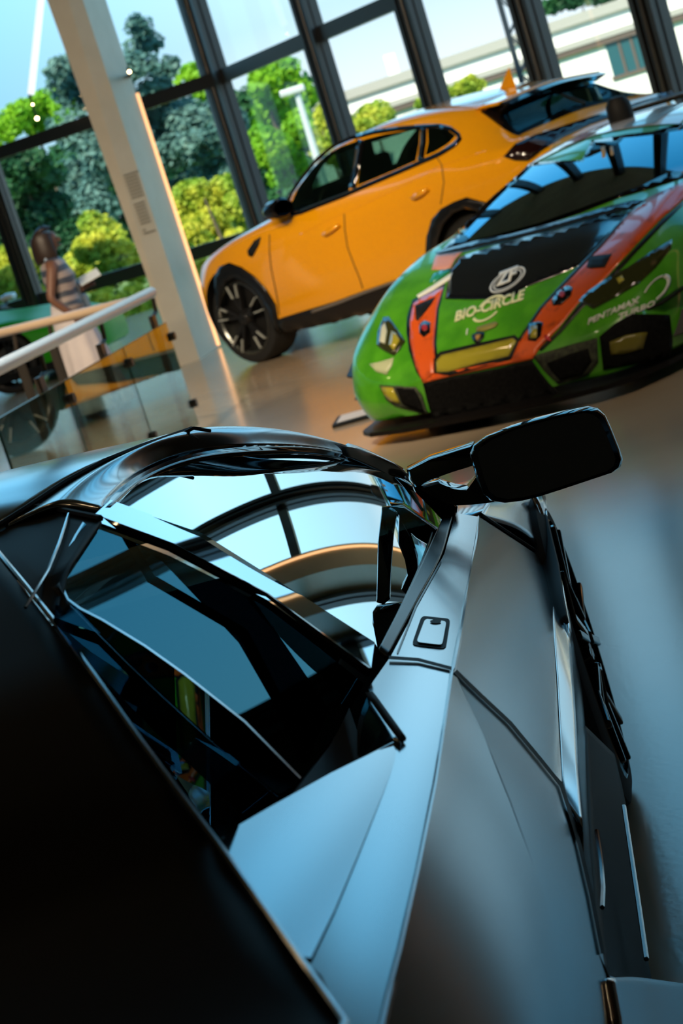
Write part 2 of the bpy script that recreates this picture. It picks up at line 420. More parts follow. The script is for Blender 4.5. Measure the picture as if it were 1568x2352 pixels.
PL = {0: 'thick dark window post rising behind the yellow SUV nose', 1: 'dark window post just right of the street lamp', 2: 'dark window post above the middle of the yellow SUV', 3: 'dark window post beside the lattice mast', 4: 'dark window post at the right edge of the glass wall'}
def mullion(k, P, d, w):
    inn = V2(-d.y, d.x) if d is DL else V2(d.y, -d.x)
    if inn.dot(V2(0, 0) - P) < 0: inn = -inn
    mb = MB()
    def post(off, ww, dep, back=0.):
        c = P + d * off + inn * (dep / 2 + back)
        M = Matrix(((d.x, inn.x, 0, c.x), (d.y, inn.y, 0, c.y), (0, 0, 1, 0), (0, 0, 0, 1)))
        mb.box((-ww / 2, -dep / 2, 0), (ww / 2, dep / 2, CEIL), M)
    def pipe(off, r, back):
        c = P + d * off + inn * back; mb.tube([(c.x, c.y, 0), (c.x, c.y, CEIL)], r, 14, False)
    post(0, w, .10); post(-w * .36, w * .20, .07, .10); post(w * .36, w * .18, .07, .10)
    pipe(-w * .10, w * .13, .12); pipe(w * .20, w * .09, .11)
    return struct(mb.build('trim_%d' % k, frame_m), PL.get(k, 'dark steel window post out of sight, %d bays along' % (k + 1)), 'window post')
k_ = 0
for t in TR: mullion(k_, KINK + DR * t, DR, .46 if t < .1 else .31); k_ += 1
for t in TL[1:]: mullion(k_, KINK + DL * t, DL, .26); k_ += 1
ZT = [.84, 2.78]
WL = {1: 'tall clear pane showing the street lamp', 2: 'tall clear pane showing the clipped round tree', 3: 'tall clear pane showing the lattice mast', 4: 'tall clear pane showing the white building and its window'}
def bay(k, A, d, t0, t1, zs):
    inn = V2(-d.y, d.x)
    if inn.dot(-(A + d * t0)) < 0: inn = -inn
    p, q = A + d * (t0 + .06), A + d * (t1 - .06)
    o = MB().bar((p.x, p.y, CEIL / 2), (q.x, q.y, CEIL / 2), .012, CEIL, (0, 0, 1))
    w = o.build('window_%d' % k, pane_m, None, False); struct(w, WL.get(k, 'tall clear pane out of sight, bay %d of the glass wall' % k), 'window')
    for z in zs:
        r, s_ = A + d * t0 + inn * .05, A + d * t1 + inn * .05
        MB().bar((r.x, r.y, z), (s_.x, s_.y, z), .12, .165).build('transom', frame_m, w, False)
    return w
k_ = 1
for i in range(len(TR) - 1):
    bay(k_, KINK, DR, TR[i], TR[i + 1], ZT if i < 2 else ([ZT[0], 3.6])); k_ += 1
for i in range(len(TL) - 1): bay(k_, KINK, DL, TL[i], TL[i + 1], ZT); k_ += 1

# ---- the cream column, tapering to its foot
cA, cB, cC = at_z(411, 843, 0), at_z(459, 826, 0), at_z(501, 798, 0)
def lean(px, py, base, dirn):
    return at_plane(px, py, base, dirn)
ny = Vector((0, 1, 0))
tA, tB, tC = lean(108, 0, cA, ny), lean(190, 0, cB, ny), lean(243, 0, cC, ny)
def ext(b, t, z): return b + (t - b) * ((z - b.z) / (t.z - b.z))
CA, CB, CC = [(b, ext(b, t, CEIL)) for b, t in ((cA, tA), (cB, tB), (cC, tC))]
cD, tD = cA + cC - cB, CA[1] + CC[1] - CB[1]
colo = obj('column', [cA, cB, cC, cD, CA[1], CB[1], CC[1], tD], [(3, 2, 1, 0), (4, 5, 6, 7), (0, 1, 5, 4), (1, 2, 6, 5), (2, 3, 7, 6), (3, 0, 4, 7)], col_m, None, False)
struct(colo, 'tall cream painted column standing between the railing and yellow SUV', 'column')
e0, e1 = ext(cC, tC, .02), ext(cC, tC, on_wall(0, 0) * 0 + lean(305, 217, cC, ny).z)
off = (cC - cB).normalized() * .012 + Vector((0, -.012, 0))
led = MB().bar(e0 + off, e1 + off, .05, .03, (0, 1, 0)).build('light_strip', warm_led, colo, False); led['label'] = 'warm glowing strip along the right edge'
sgn = mat('column_print', (.30, .25, .18), .6)
nA = (cB - cA).cross(Vector((0, 0, 1))).normalized()
if nA.dot(EYE - cA) < 0: nA = -nA
def colpt(px, py): return at_plane(px, py, cA, nA) + nA * .004
mb = MB()
for r_, (x0, x1) in enumerate([(.30, .80)] + [(.30, .72)] * 7 + [(0, 0)] + [(.30, .66)] * 7 + [(0, 0), (.3, .4), (.3, .72)]):
    y = 402 + r_ * 7.4
    if x1 == 0: continue
    xl = 262 + (y - 400) * .36; xr = 330 + (y - 400) * .325
    a, b = xl + (xr - xl) * x0, xl + (xr - xl) * x1
    P = [colpt(a, y), colpt(b, y - .33 * (b - a)), colpt(b + 1.2, y + 4 - .33 * (b - a)), colpt(a + 1.2, y + 4)]
    mb.add(P, [(0, 1, 2, 3)])
tx = mb.build('printed_text', sgn, colo, False, solid=.002, fix=False); tx['label'] = 'blurred grey lines of printed wall text'
for i_, (t, inw) in enumerate(((9.9, .30), (15.6, 1.2), (21., 1.2))):
    c = KINK + DR * t + V2(DR.y, -DR.x) * inw
    M = Matrix(((DR.x, DR.y, 0, c.x), (DR.y, -DR.x, 0, c.y), (0, 0, 1, 0), (0, 0, 0, 1)))
    o = MB().box((-.20, -.25, 0), (.20, .25, CEIL), M).build('column', col_m, None, False)
    struct(o, ['cream column beside the last window post at the right edge', 'cream column by the brown wall beyond the racing car', 'cream column by the brown wall nearest the camera'][i_], 'column')
    MB().box((-.15, .252, .02), (-.12, .27, CEIL), M).build('light_strip', warm_led, o, False)

# ---- lamps, and glowing shapes added for reflections in the window glass
def at_wall(px, py, back, left=True):
    d = DL if left else DR; n = V2(d.y, -d.x)
    if n.dot(-KINK) < 0: n = -n
    return at_plane(px, py, KINK + n * back, n)
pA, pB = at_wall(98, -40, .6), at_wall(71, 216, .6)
pt = thing('lamp_reflection', 'slanted glowing tube and two dots standing in for lamp reflections left of the cream column', 'lamp', pB)  # added glowing shape in place of ceiling lights mirrored in the panes
MB().tube([Vector((0, 0, 0)), (pA - pB) * 2.4], .045, 10).build('tube', white_refl, pt)
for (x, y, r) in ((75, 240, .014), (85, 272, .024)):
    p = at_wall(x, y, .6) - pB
    bm = MB(); bm.lathe([(0.0001, -r), (r * .7, -r * .7), (r, 0), (r * .7, r * .7), (.0001, r)], 'z', 12, p); b = bm.build('reflected_dot', refl_dot_m, pt)
    MB().tube([p + Vector((0, 0, r)), p + Vector((0, 0, .16))], .015, 6).build('dot_stem', blk_mat, b)
p = at_d(297, 165, 18.4)
sp_ = thing('spotlight', 'small warm dot standing in for a lamp reflection at the right edge of the cream column', 'lamp', p)  # added glowing dot in place of a spotlight mirrored in the glass
MB().lathe([(.0001, -.016), (.012, -.012), (.016, 0), (.012, .012), (.0001, .016)], 'z', 12).build('reflected_dot', refl_dot_m, sp_)
q = CC[0] + (CC[1] - CC[0]) * (p.z / CEIL) - p
MB().bar((0, 0, .03), Vector((q.x, q.y, .03)), .03, .03).build('dot_arm', blk_mat, sp_, False)
AIM = {1: ((-.2, 17.2, .7), 850), 3: ((1.0, 16.0, .8), 520), 4: ((2.2, 14.8, .9), 520), 9: ((1.3, 9.4, .4), 480), 0: ((-1.5, 17.0, 1.6), 2600, .7), 7: ((-.6, 13.0, 0), 2600, 1.0), 10: ((1.2, 10.5, .6), 250), 2: ((-4.2, 16.0, 1.0), 120)}
spots = [(-6, 6), (-4.2, 8), (-7.5, 9.5), (-5.2, 11.5), (-3, 10), (-8.5, 13), (-6.4, 14.5), (-2.2, 6.5), (-4, 4), (.5, 3.5), (3, 5.5), (-1, 1.5), (-7, 2.5), (2.2, -1)]
for i_, (x, y) in enumerate(spots):
    s_ = thing('ceiling_spotlight', 'round black ceiling spotlight with a warm lamp', 'lamp', (x, y, 5.6), 0, 'ceiling spotlights over the hall')
    MB().lathe([(.0001, .22), (.09, .22), (.09, .02), (.07, 0)], 'z', 16).build('housing', blk_mat, s_)
    MB().lathe([(.0001, .01), (.07, .01)], 'z', 16).build('lamp', mat('spot_lamp', (1, .8, .5), .5, emit=(1., .70, .36), estr=60.), s_)
    MB().tube([(0, 0, .22), (0, 0, CEIL - 5.6)], .012, 6).build('rod', blk_mat, s_)
    if i_ in AIM:
        ld = bpy.data.lights.new('spot_light', 'SPOT'); ld.energy = AIM[i_][1]; ld.color = (1, .80, .56); ld.spot_size = AIM[i_][2] if len(AIM[i_]) > 2 else .75; ld.spot_blend = .7; ld.shadow_soft_size = .12
        lo = bpy.data.objects.new('spot_light', ld); COL.objects.link(lo); lo.parent = s_; lo.location = (0, 0, -.02); lo.rotation_euler = (Vector(AIM[i_][0]) - Vector((x, y, 5.6))).to_track_quat('-Z', 'Y').to_euler()

# ================================================================== OUTSIDE
grass_m = noisy('lawn', (.06, .12, .02), (.14, .22, .05), 1.5, .9)
g_ = obj('ground', [(-80, 33, -.3), (90, 33, -.3), (90, 160, -.3), (-80, 160, -.3), (19.5, -30, -.3), (90, -30, -.3), (19.5, 33, -.3)], [(0, 1, 2, 3), (4, 5, 1, 6)], grass_m, None, False)
struct(g_, 'green lawn outside behind the glass wall', 'ground')
def leaf_mat(name, c1, c2, scale=.8):
    m = noisy(name, c1, c2, scale, .55, 3., .3, 0., .38, .62, coords='Object')
    nt = m.node_tree; b = nt.nodes['Principled BSDF']; o = nt.nodes['Material Output']
    tr = nt.nodes.new('ShaderNodeBsdfTranslucent'); mx = nt.nodes.new('ShaderNodeMixShader'); mx.inputs[0].default_value = .35
    ra = [n for n in nt.nodes if n.type == 'VALTORGB'][0]
    nt.links.new(ra.outputs[0], tr.inputs[0]); nt.links.new(b.outputs[0], mx.inputs[1]); nt.links.new(tr.outputs[0], mx.inputs[2]); nt.links.new(mx.outputs[0], o.inputs[0])
    return m
lf_yel = leaf_mat('yellow_green_leaves', (.62, .62, .06), (.22, .38, .03), 1.6)
lf_grn = leaf_mat('bright_green_leaves', (.11, .36, .01), (.26, .52, .02), .9)
lf_dark = leaf_mat('dark_green_leaves', (.015, .08, .04), (.04, .16, .05), .6)
lf_ced = leaf_mat('blue_cedar_needles', (.06, .17, .16), (.17, .32, .29), .7)
bark = noisy('bark', (.07, .05, .035), (.12, .09, .06), 9., .9)
def foliage(blobs, dist, leaf, dens, seed, flat=0., lobes=7):
    """leaves on clumps; blobs are (px, py, rx, ry) in the photograph, set at their own distance"""
    rng = np.random.default_rng(seed); V, Fc = [], []
    for (px, py, rx, ry, *dd) in blobs:
        d = dist + (dd[0] if dd else rng.uniform(-1.2, 1.2)); c = np.array(at_d(px, py, d)); sx, sz = rx * d / F, ry * d / F
        clumps = []
        for _ in range(lobes):
            q = rng.normal(size=3); q /= np.linalg.norm(q); q *= rng.uniform(.25, .72)
            clumps.append((c + q * np.array([sx, min(sx, sz) * .9, sz]), rng.uniform(.35, .62)))
        clumps.append((c, .75))
        n = int(dens * (rx * ry) / 1000.) + 60
        for _ in range(n):
            cc, rr = clumps[rng.integers(len(clumps))]
            q = rng.normal(size=3); q /= np.linalg.norm(q); rad = rr * rng.uniform(.80, 1.06)
            p = cc + q * rad * np.array([sx, min(sx, sz), sz])
            nrm = q + rng.normal(size=3) * .55 + np.array([0, 0, flat]); nrm /= np.linalg.norm(nrm)
            t = np.cross(nrm, rng.normal(size=3)); t /= np.linalg.norm(t); b = np.cross(nrm, t)
            L = leaf * rng.uniform(.6, 1.3); k = len(V)
            V += [p - t * L * .5, p + b * L * .34 + nrm * L * .06, p + t * L * .5, p - b * L * .34 + nrm * L * .06]
            Fc.append((k, k + 1, k + 2, k + 3))
    return V, Fc
def tree(name, label, cat, blobs, dist, m, leaf, dens, seed, group=None, flat=0., trunk_px=None, lobes=7):
    V, Fc = foliage(blobs, dist, leaf, dens, seed, flat, lobes); A = np.array(V)
    bx, by = float(A[:, 0].mean()), float(A[:, 1].mean()); base = Vector((bx, by, -.3))
    r = thing(name, label, cat, base, 0, group)
    obj('foliage', [Vector(p) - base for p in V], Fc, m, r, False, fix=False)
    top = float(A[:, 2].max()) + .3; w = max(.05, .02 * top)
    MB().tube([(0, 0, 0), (.05, 0, top * .4), (-.03, 0, top * .8)], [w, w * .75, w * .3], 9).build('trunk', bark, r)
    return r
G1 = 'trees and shrubs behind the glass wall'
tree('cedar_tree', 'tall blue green cedar with layered boughs behind the cream column', 'tree',
     [(318, 60, 34, 34), (335, 105, 48, 40), (315, 150, 62, 40), (385, 165, 50, 34), (350, 200, 60, 40), (140, 150, 45, 24), (165, 190, 60, 40), (200, 225, 60, 40), (240, 180, 50, 60),
      (370, 250, 80, 40), (440, 260, 70, 46), (390, 300, 90, 46), (470, 330, 80, 50), (400, 350, 80, 50), (500, 390, 60, 50), (180, 300, 80, 46), (230, 350, 70, 60), (200, 400, 70, 60), (215, 460, 60, 60), (520, 300, 60, 60), (280, 260, 60, 60), (440, 420, 70, 40), (300, 330, 60, 60), (160, 480, 70, 50)], 52, lf_ced, .20, 260, 1, G1, .9, lobes=9)
tree('broadleaf_tree', 'bright green tree top left of the cedar', 'tree', [(40, 265, 60, 40), (105, 240, 60, 34), (150, 250, 50, 34), (10, 300, 50, 40), (90, 280, 60, 40)], 60, lf_grn, .20, 330, 2, G1)
tree('dark_conifer', 'dark green conifer at the left edge below the crossbar', 'tree', [(30, 380, 80, 60), (85, 400, 70, 50), (40, 460, 80, 60), (100, 480, 60, 60), (30, 530, 80, 40), (110, 545, 70, 40), (170, 540, 50, 50)], 46, lf_dark, .19, 260, 3, G1, .5)
tree('golden_shrub', 'yellow green shrub between the cream column and the first window post', 'shrub', [(520, 440, 60, 50), (450, 455, 60, 46), (410, 500, 44, 60), (480, 520, 70, 40), (560, 480, 50, 60), (430, 560, 60, 40), (540, 560, 60, 40)], 36, lf_yel, .125, 560, 4, G1)
tree('golden_shrub', 'yellow green shrub behind the woman left of the cream column', 'shrub', [(235, 530, 50, 50), (200, 570, 50, 40), (260, 570, 50, 60), (180, 610, 40, 40), (240, 630, 60, 40), (290, 600, 40, 60)], 36, lf_yel, .125, 560, 5, G1)
tree('golden_shrub', 'yellow green shrub at the far left edge behind the green car', 'shrub', [(20, 600, 44, 50), (70, 600, 30, 40), (10, 660, 50, 50), (60, 680, 60, 40), (0, 720, 50, 40)], 36, lf_yel, .125, 560, 6, G1)
tree('low_shrub', 'low mixed green shrub under the window bar beside the railing', 'shrub', [(240, 690, 50, 40), (300, 690, 50, 40), (330, 720, 46, 50), (290, 760, 50, 50), (330, 790, 40, 40), (230, 740, 40, 40)], 34, lf_yel, .115, 560, 7, G1)
tree('broadleaf_tree', 'fresh green tree between the two left window posts', 'tree', [(610, 190, 50, 60), (650, 160, 56, 46), (690, 220, 40, 60), (630, 250, 60, 60), (680, 300, 46, 60), (620, 340, 60, 60), (660, 380, 60, 50), (450, 170, 46, 26), (480, 210, 40, 30)], 48, lf_grn, .17, 420, 8, G1)
tree('golden_shrub', 'yellow tree top beside the street lamp', 'shrub', [(745, 300, 30, 50), (735, 345, 30, 40), (765, 330, 26, 50)], 44, lf_yel, .13, 600, 9, G1)
tree('round_tree', 'clipped round yellow green tree above the yellow SUV roof', 'tree', [(855, 262, 44, 34), (840, 285, 40, 24), (885, 275, 30, 30)], 44, lf_yel, .12, 800, 10, G1)
tree('round_tree', 'small round tree in front of the white building', 'tree', [(1070, 195, 36, 22), (1085, 205, 30, 20), (1050, 210, 30, 20)], 44, lf_yel, .12, 800, 11, G1)
tree('round_tree', 'small round tree peeping out left of the third window post', 'tree', [(965, 238, 16, 14)], 44, lf_yel, .15, 700, 12, G1)
tree('broadleaf_tree', 'dark tree top above the white building roof', 'tree', [(1330, -8, 60, 26), (1270, 10, 40, 20), (1400, -14, 50, 20)], 80, lf_dark, .4, 160, 13, G1)
tree('dark_hedge', 'dark blue green hedge closing the view behind the shrubs', 'hedge', [(x, y + 372 - .313 * x, 80, 66) for x in range(-40, 700, 60) for y in (60, 140, 220, 300)], 70, lf_dark, .34, 100, 21, G1)
tree('golden_shrub', 'wide yellow green shrub low behind the yellow SUV nose', 'shrub', [(520, 612, 50, 30), (470, 640, 40, 40), (580, 560, 40, 40), (440, 600, 40, 50)], 30.5, lf_yel, .115, 560, 22, G1)
# street lamp
lb = at_d(735, 395, 40); lt = at_d(681, 212, 40); lb = Vector((lt.x, lt.y, -.3))
sl = thing('street_lamp', 'pale street lamp post outside between the left window posts', 'street lamp', lb)
pale = mat('pale_metal', (.62, .68, .70), .4, .3)
MB().tube([(0, 0, 0), (0, 0, lt.z + .3)], [.10, .06], 12).build('pole', pale, sl)
MB().box((-.34, -.14, lt.z + .28), (.18, .14, lt.z + .42)).build('lamp_head', pale, sl, False, bevel=.03)
# white building
wb_m = noisy('white_render', (.82, .82, .80), (.88, .88, .86), 2., .8); grey_trim = mat('grey_roof_edge', (.36, .36, .34), .7); dk_trim = mat('brown_eaves', (.10, .075, .065), .7); win_m = mat('teal_window_glass', (.02, .09, .11), .1)
bd = 66.
b0, b1 = at_d(1000, 170, bd + 6), at_d(1620, -60, bd)
bo = thing('white_building', 'white rendered building with flat grey roof edges on the right', 'building', Vector((b0.x, b0.y, -.3)))
ax_ = Vector((b1.x - b0.x, b1.y - b0.y, 0)); L_ = ax_.length; ax_.normalize(); bk_ = Vector((-ax_.y, ax_.x, 0))
if bk_.y < 0: bk_ = -bk_
bM = Matrix(((ax_.x, bk_.x, 0, 0), (ax_.y, bk_.y, 0, 0), (0, 0, 1, 0), (0, 0, 0, 1)))
def bpt(px, py, back=0.):
    P = at_plane(px, py, bo.location + bk_ * back, bk_) - bo.location; return P.dot(ax_), P.z
zl = bpt(1420, 92)[1]; ze = bpt(1420, 78)[1]; zs = bpt(1420, 63)[1]
MB().box((-6, 0, 0), (L_ + 14, 9, zl), bM).build('lower_wall', wb_m, bo, False)
MB().box((-6.5, -.18, zl), (L_ + 14, 9, ze), bM).build('eaves', dk_trim, bo, False)
MB().box((-6.5, -.22, ze), (L_ + 14, 9, zs), bM).build('roof_edge', grey_trim, bo, False)
zu = bpt(1400, 30)[1]; zt = bpt(1400, 5)[1]
MB().box((-5.5, .3, zs), (L_ + 14, 9, zu), bM).build('upper_wall', wb_m, bo, False)
MB().box((-6, .1, zu), (L_ + 14, 9, zt), bM).build('roof_edge', grey_trim, bo, False)
x0, z0 = bpt(1412, 182); x1, z1 = bpt(1492, 135)
wz = (z0 + .1, z0 + 1.25)
MB().box((x0, -.05, wz[0]), (x1, .2, wz[1]), bM).build('window', win_m, bo, False)
MB().box((x0 - .06, -.1, wz[0] - .12), (x1 + .06, .1, wz[0]), bM).build('window_sill', dk_trim, bo, False)
for q_ in (.36, .68): MB().box((x0 + (x1 - x0) * q_ - .05, -.09, wz[0]), (x0 + (x1 - x0) * q_ + .05, .1, wz[1]), bM).build('window_bar', dk_trim, bo, False)
# pale tower far away
tp = at_d(925, 235, 95); tt = at_d(917, 118, 95)
tw = thing('tower', 'pale distant tower seen between the window posts', 'tower', Vector((tp.x, tp.y, -.3)))
hz_ = mat('hazy_white', (.80, .84, .86), .8)
MB().box((-.55, -.5, 0), (1.3, 1.5, at_d(925, 200, 95).z + .3)).build('base_block', hz_, tw, False); MB().box((-.3, -.2, 0), (.25, .5, tt.z + .3)).build('shaft', hz_, tw, False)
# lattice mast
ml, mh = at_d(1211, 165, 30), at_d(1157, -30, 30)
ms = thing('lattice_mast', 'thin dark lattice mast outside left of the fourth window post', 'mast', Vector((ml.x, ml.y, -.3)))
hh = mh.z + 3.5; steel = mat('dark_steel', (.05, .07, .09), .5, .6)
mb = MB()
for sx in (-.13, .13):
    for sy in (-.13, .13): mb.bar((sx, sy, 0), (sx * .9, sy * .9, hh), .035, .035)
mb.build('uprights', steel, ms, False); mb = MB(); zz = 0; k_ = 0
while zz < hh - .3:
    a = -.13 if k_ % 2 else .13
    for sy in (-.13, .13): mb.bar((a, sy, zz), (-a, sy, zz + .3), .025, .025)
    zz += .3; k_ += 1
mb.build('lacing', steel, ms, False)

# ================================================================== THE BLACK SUPERCAR IN FRONT
B = Frame(-.544, 4.20, math.radians(90 - 9.2))
car = B.root('black_supercar', 'dark satin grey supercar filling the foreground, seen from its rear right corner', 'car')
W = lambda pts: [B.pw(x, y, w) for x, y, w in pts]
Vv = lambda pts: [B.pv(x, y, v) for x, y, v in pts]
def panel(name, rails, m, out, parent=None, nu=40, nv=8, across=True, along=True, both=True, thick=.006, label=None):
    vf = ori(loft(rails, nu, nv, across, along), out)
    o = obj(name, vf[0], vf[1], m, parent or car, True, solid=thick)
    if label: o['label'] = label
    if both:
        q = mirror_v(vf); o2 = obj(name, q[0], q[1], m, parent or car, True, solid=thick)
    return o
# --- key lines (right side): pixel + height, or pixel + distance from the car's middle
L_shoulder = W([(1100, 1187, .80), (1094, 1240, .812), (1076, 1340, .83), (1062, 1430, .847), (1042, 1533, .86)])
L_belt = W([(1046, 1178, .815), (1020, 1272, .836), (962, 1385, .858), (897, 1508, .875)])
L_belt_in = W([(1020, 1180, .822), (996, 1233, .838), (930, 1370, .866), (870, 1490, .884)])
SH = {}
def sheet(name, px, guide, m, out, label=None, **k):
    o = smooth_fill(name, px, B, guide, m, car, out=out, step=9, **k)
    if label: o['label'] = label
    SH[name] = (guide, out, k); mirror_obj(o); return o
def on_sheet(name, base, px, m, lift=.002, parent=None, label=None, mir=True, step=10):
    g, out, k = SH[base]; k = dict(k); ax = k.get('axis', 1); k['bulge'] = k.get('bulge', 0.) + (lift if ax == 1 else -lift)
    o = smooth_fill(name, px, B, g, m, parent or car, out=out, step=step, **k)
    if label: o['label'] = label
    if mir: mirror_obj(o)
    return o
sheet('door_top', [(1046, 1178), (1100, 1187), (1094, 1240), (1076, 1340), (1062, 1430), (1042, 1533), (960, 1513), (897, 1508), (962, 1385), (1020, 1272)], L_belt + L_shoulder, satin, (0, 0, 1), 'bright satin top of the door below the side window', axis=2)
panel('window_sill_trim', [L_belt_in, [p + Vector((0, .004, .002)) for p in L_belt]], blk_trim, (0, 0, 1), across=False)
# door handle: flush flap in a dark joint
def rpx(P, r=.2, n=4):
    P = [Vector((x, y, 0)) for x, y in P]; out = []
    for i in range(len(P)):
        a, b, c = P[i - 1], P[i], P[(i + 1) % len(P)]; p, q = b.lerp(a, r), b.lerp(c, r)
        for j in range(n + 1): t = j / n; w = p * (1 - t) ** 2 + b * 2 * t * (1 - t) + q * t * t; out.append((w.x, w.y))
    return out
on_sheet('handle_joint', 'door_top', rpx([(968, 1414), (1034, 1421), (1023, 1490), (945, 1481)], .14), blk_mat, .0012)
hd = on_sheet('door_handle', 'door_top', rpx([(976, 1421), (1025, 1427), (1015, 1481), (956, 1474)], .14), satin, .004, label='flush satin door handle flap with a small oval keyhole')
on_sheet('keyhole', 'door_top', [(1000 + 13 * math.cos(a * PI / 8), 1427 + 4 * math.sin(a * PI / 8)) for a in range(16)], blk_mat, .0055, hd, mir=False, step=6)
on_sheet('door_shadow_line', 'door_top', strip2d([(1012, 1290), (955, 1392), (912, 1500)], 4), blk_trim, .0012)
# --- rear wing shoulder: bright strip and blue facet
F1_out = W([(1041, 1536, .86), (1024, 1660, .868), (1002, 1800, .874), (962, 2000, .88), (922, 2180, .885), (890, 2300, .887), (868, 2400, .888)]) + [Vector((-3.3, -.92, .88)), Vector((-3.78, -.86, .84))]
F1_in = W([(894, 1511, .878), (845, 1582, .884)]) + W([(921, 1692, .882), (872, 1800, .888), (800, 1960, .897), (745, 2080, .902), (690, 2188, .906), (668, 2240, .908), (640, 2330, .909)]) + [Vector((-3.3, -.80, .92)), Vector((-3.78, -.72, .89))]
F1_mid = [F1_in[2]] + F1_in[3:]
sheet('rear_wing_shoulder', [(894, 1512), (960, 1515), (1041, 1537), (1033, 1600), (1024, 1660), (1002, 1800), (962, 2000), (922, 2180), (890, 2300), (868, 2400), (640, 2400), (668, 2240), (690, 2188), (745, 2080), (800, 1960), (872, 1800), (921, 1692), (883, 1640), (845, 1582)], F1_in[:8] + F1_out[:7], satin, (0, 0, 1), 'bright blue reflecting shoulder of the rear wing', axis=2)
panel('rear_wing_top', [F1_in[-3:], F1_out[-3:]], satin, (0, 0, 1), nu=12, across=False)
MB().tube([p + Vector((0, .001, -.0015)) for p in L_shoulder + F1_out[:9]], .004, 8).build('shoulder_edge', satin, car)
F2_tip = W([(495, 1926, .945)])[0]; F2_low = W([(686, 2190, .907)])[0]
F2_edge = [F1_mid[0], W([(760, 1775, .902)])[0], W([(625, 1850, .924)])[0], F2_tip]
sheet('intake_fin', [(495, 1926), (625, 1850), (760, 1775), (926, 1694), (886, 1806), (820, 1968), (768, 2090), (714, 2200), (690, 2196), (588, 2058)], F2_edge + [F2_tip, F2_low, F1_in[4], F1_in[5], F1_in[6]] + [p + Vector((0, 0, .012)) for p in W([(700, 1840, .911), (720, 1950, .908), (640, 1980, .924)])], satin, (0, -.2, 1), 'triangular satin fin above the side air intake', axis=2)
panel('fin_edge', [F2_edge, [p + Vector((0, 0, -.018)) for p in F2_edge]], satin, (1, 0, .3), across=False, along=False)
panel('intake_inner_panel', [W([(843, 1600, .886), (822, 1660, .86), (820, 1735, .85)]), W([(880, 1655, .886), (860, 1700, .868), (826, 1741, .85)]), W([(916, 1702, .888), (880, 1718, .878), (832, 1744, .852)])], satin, (1, -.2, 1), nu=14, nv=4, across=False)
gap = W([(838, 1590, .888), (855, 1588, .891), (922, 1684, .89), (916, 1700, .886)])
panel('intake_gap', [[gap[0], gap[3]], [gap[1], gap[2]]], blk_mat, (0, 0, 1), nu=6, nv=2, across=False, along=False)
# --- door side, lower crease, undercut
L_fold_door = Vv([(1277, 1305, -.955), (1270, 1400, -.960), (1272, 1480, -.963), (1277, 1560, -.966), (1283, 1680, -.970), (1290, 1796, -.974)])
sh_d = L_shoulder
sheet('door_skin', [(1100, 1187), (1277, 1303), (1270, 1400), (1272, 1480), (1277, 1560), (1283, 1680), (1290, 1796), (1240, 1742), (1172, 1660), (1105, 1597), (1043, 1540), (1062, 1430), (1076, 1340), (1094, 1240)], L_shoulder + L_fold_door + [Vector(a).lerp(Vector(b), t) + Vector((0, -.010 * 4 * t * (1 - t), 0)) for a, b in zip(spline(L_shoulder, 6), spline(L_fold_door, 6)) for t in (.3, .6)], satin, (0, -1, .3), 'dark satin door side with soft hall reflections', reg=.0003)
L_low_door = Vv([(1286, 1345, -.975), (1298, 1415, -.980), (1310, 1480, -.985), (1318, 1580, -.99), (1324, 1680, -.993), (1328, 1780, -.995), (1338, 1900, -.997)])
panel('door_lower', [L_fold_door + Vv([(1309, 1866, -.982)]), L_low_door], satin, (0, -1, .4), nv=6, across=False, label='bright lower edge of the door')
L_sill_top = [Vector((.0, -.955, .33)), Vector((-.5, -.955, .345)), Vector((-1., -.955, .36)), Vector((-1.5, -.965, .39)), Vector((-1.9, -.985, .46))]
L_sill_out = [Vector((-.38, -.985, .235)), Vector((-.75, -1.0, .25)), Vector((-1.1, -1.0, .255)), Vector((-1.5, -1.01, .25)), Vector((-1.95, -1.02, .26))]
L_sill_low = [p + Vector((0, .03, -.13)) for p in L_sill_out]
panel('door_undercut', [L_low_door, [Vector((-.2, -.965, .42)), Vector((-.9, -.955, .43)), Vector((-1.6, -.97, .47))], L_sill_top[1:]], mat('undercut_black', (.004, .004, .004), .15, 0., .12), (0, -1, -.2), across=True)
sill_blk = mat('sill_black', (.004, .004, .004), .5, 0., .04)
panel('side_sill', [L_sill_top[1:], L_sill_out, L_sill_low], sill_blk, (0, -1, .2), across=False, label='black side sill')
# --- rear wing side: two facets behind the door's cut line
L_cut = Vv([(1044, 1540, -.906), (1105, 1597, -.935), (1172, 1660, -.95), (1240, 1742, -.965), (1289, 1803, -.975), (1309, 1866, -.983), (1331, 1940, -.988), (1358, 2055, -.992), (1384, 2190, -.995), (1392, 2246, -.998)])
L_foldr = Vv([(1043, 1545, -.907), (1078, 1620, -.928), (1113, 1694, -.944), (1172, 1840, -.962), (1231, 2002, -.973), (1275, 2140, -.980), (1310, 2260, -.984), (1345, 2400, -.988)])
sh_r = [p + Vector((0, -.004, -.006)) for p in F1_out[:7]]
sheet('rear_wing_upper', [(1041, 1538), (1024, 1660), (1002, 1800), (962, 2000), (922, 2180), (890, 2300), (868, 2400), (1345, 2400), (1310, 2260), (1275, 2140), (1231, 2002), (1172, 1840), (1113, 1694), (1078, 1620)], sh_r + L_foldr + [Vector(a).lerp(Vector(b), t) + Vector((0, -.014 * 4 * t * (1 - t), 0)) for a, b in zip(spline(sh_r, 6), spline(L_foldr, 6)) for t in (.3, .6)], satin, (0, -1, .4), 'dark upper side of the rear wing', reg=.0003)
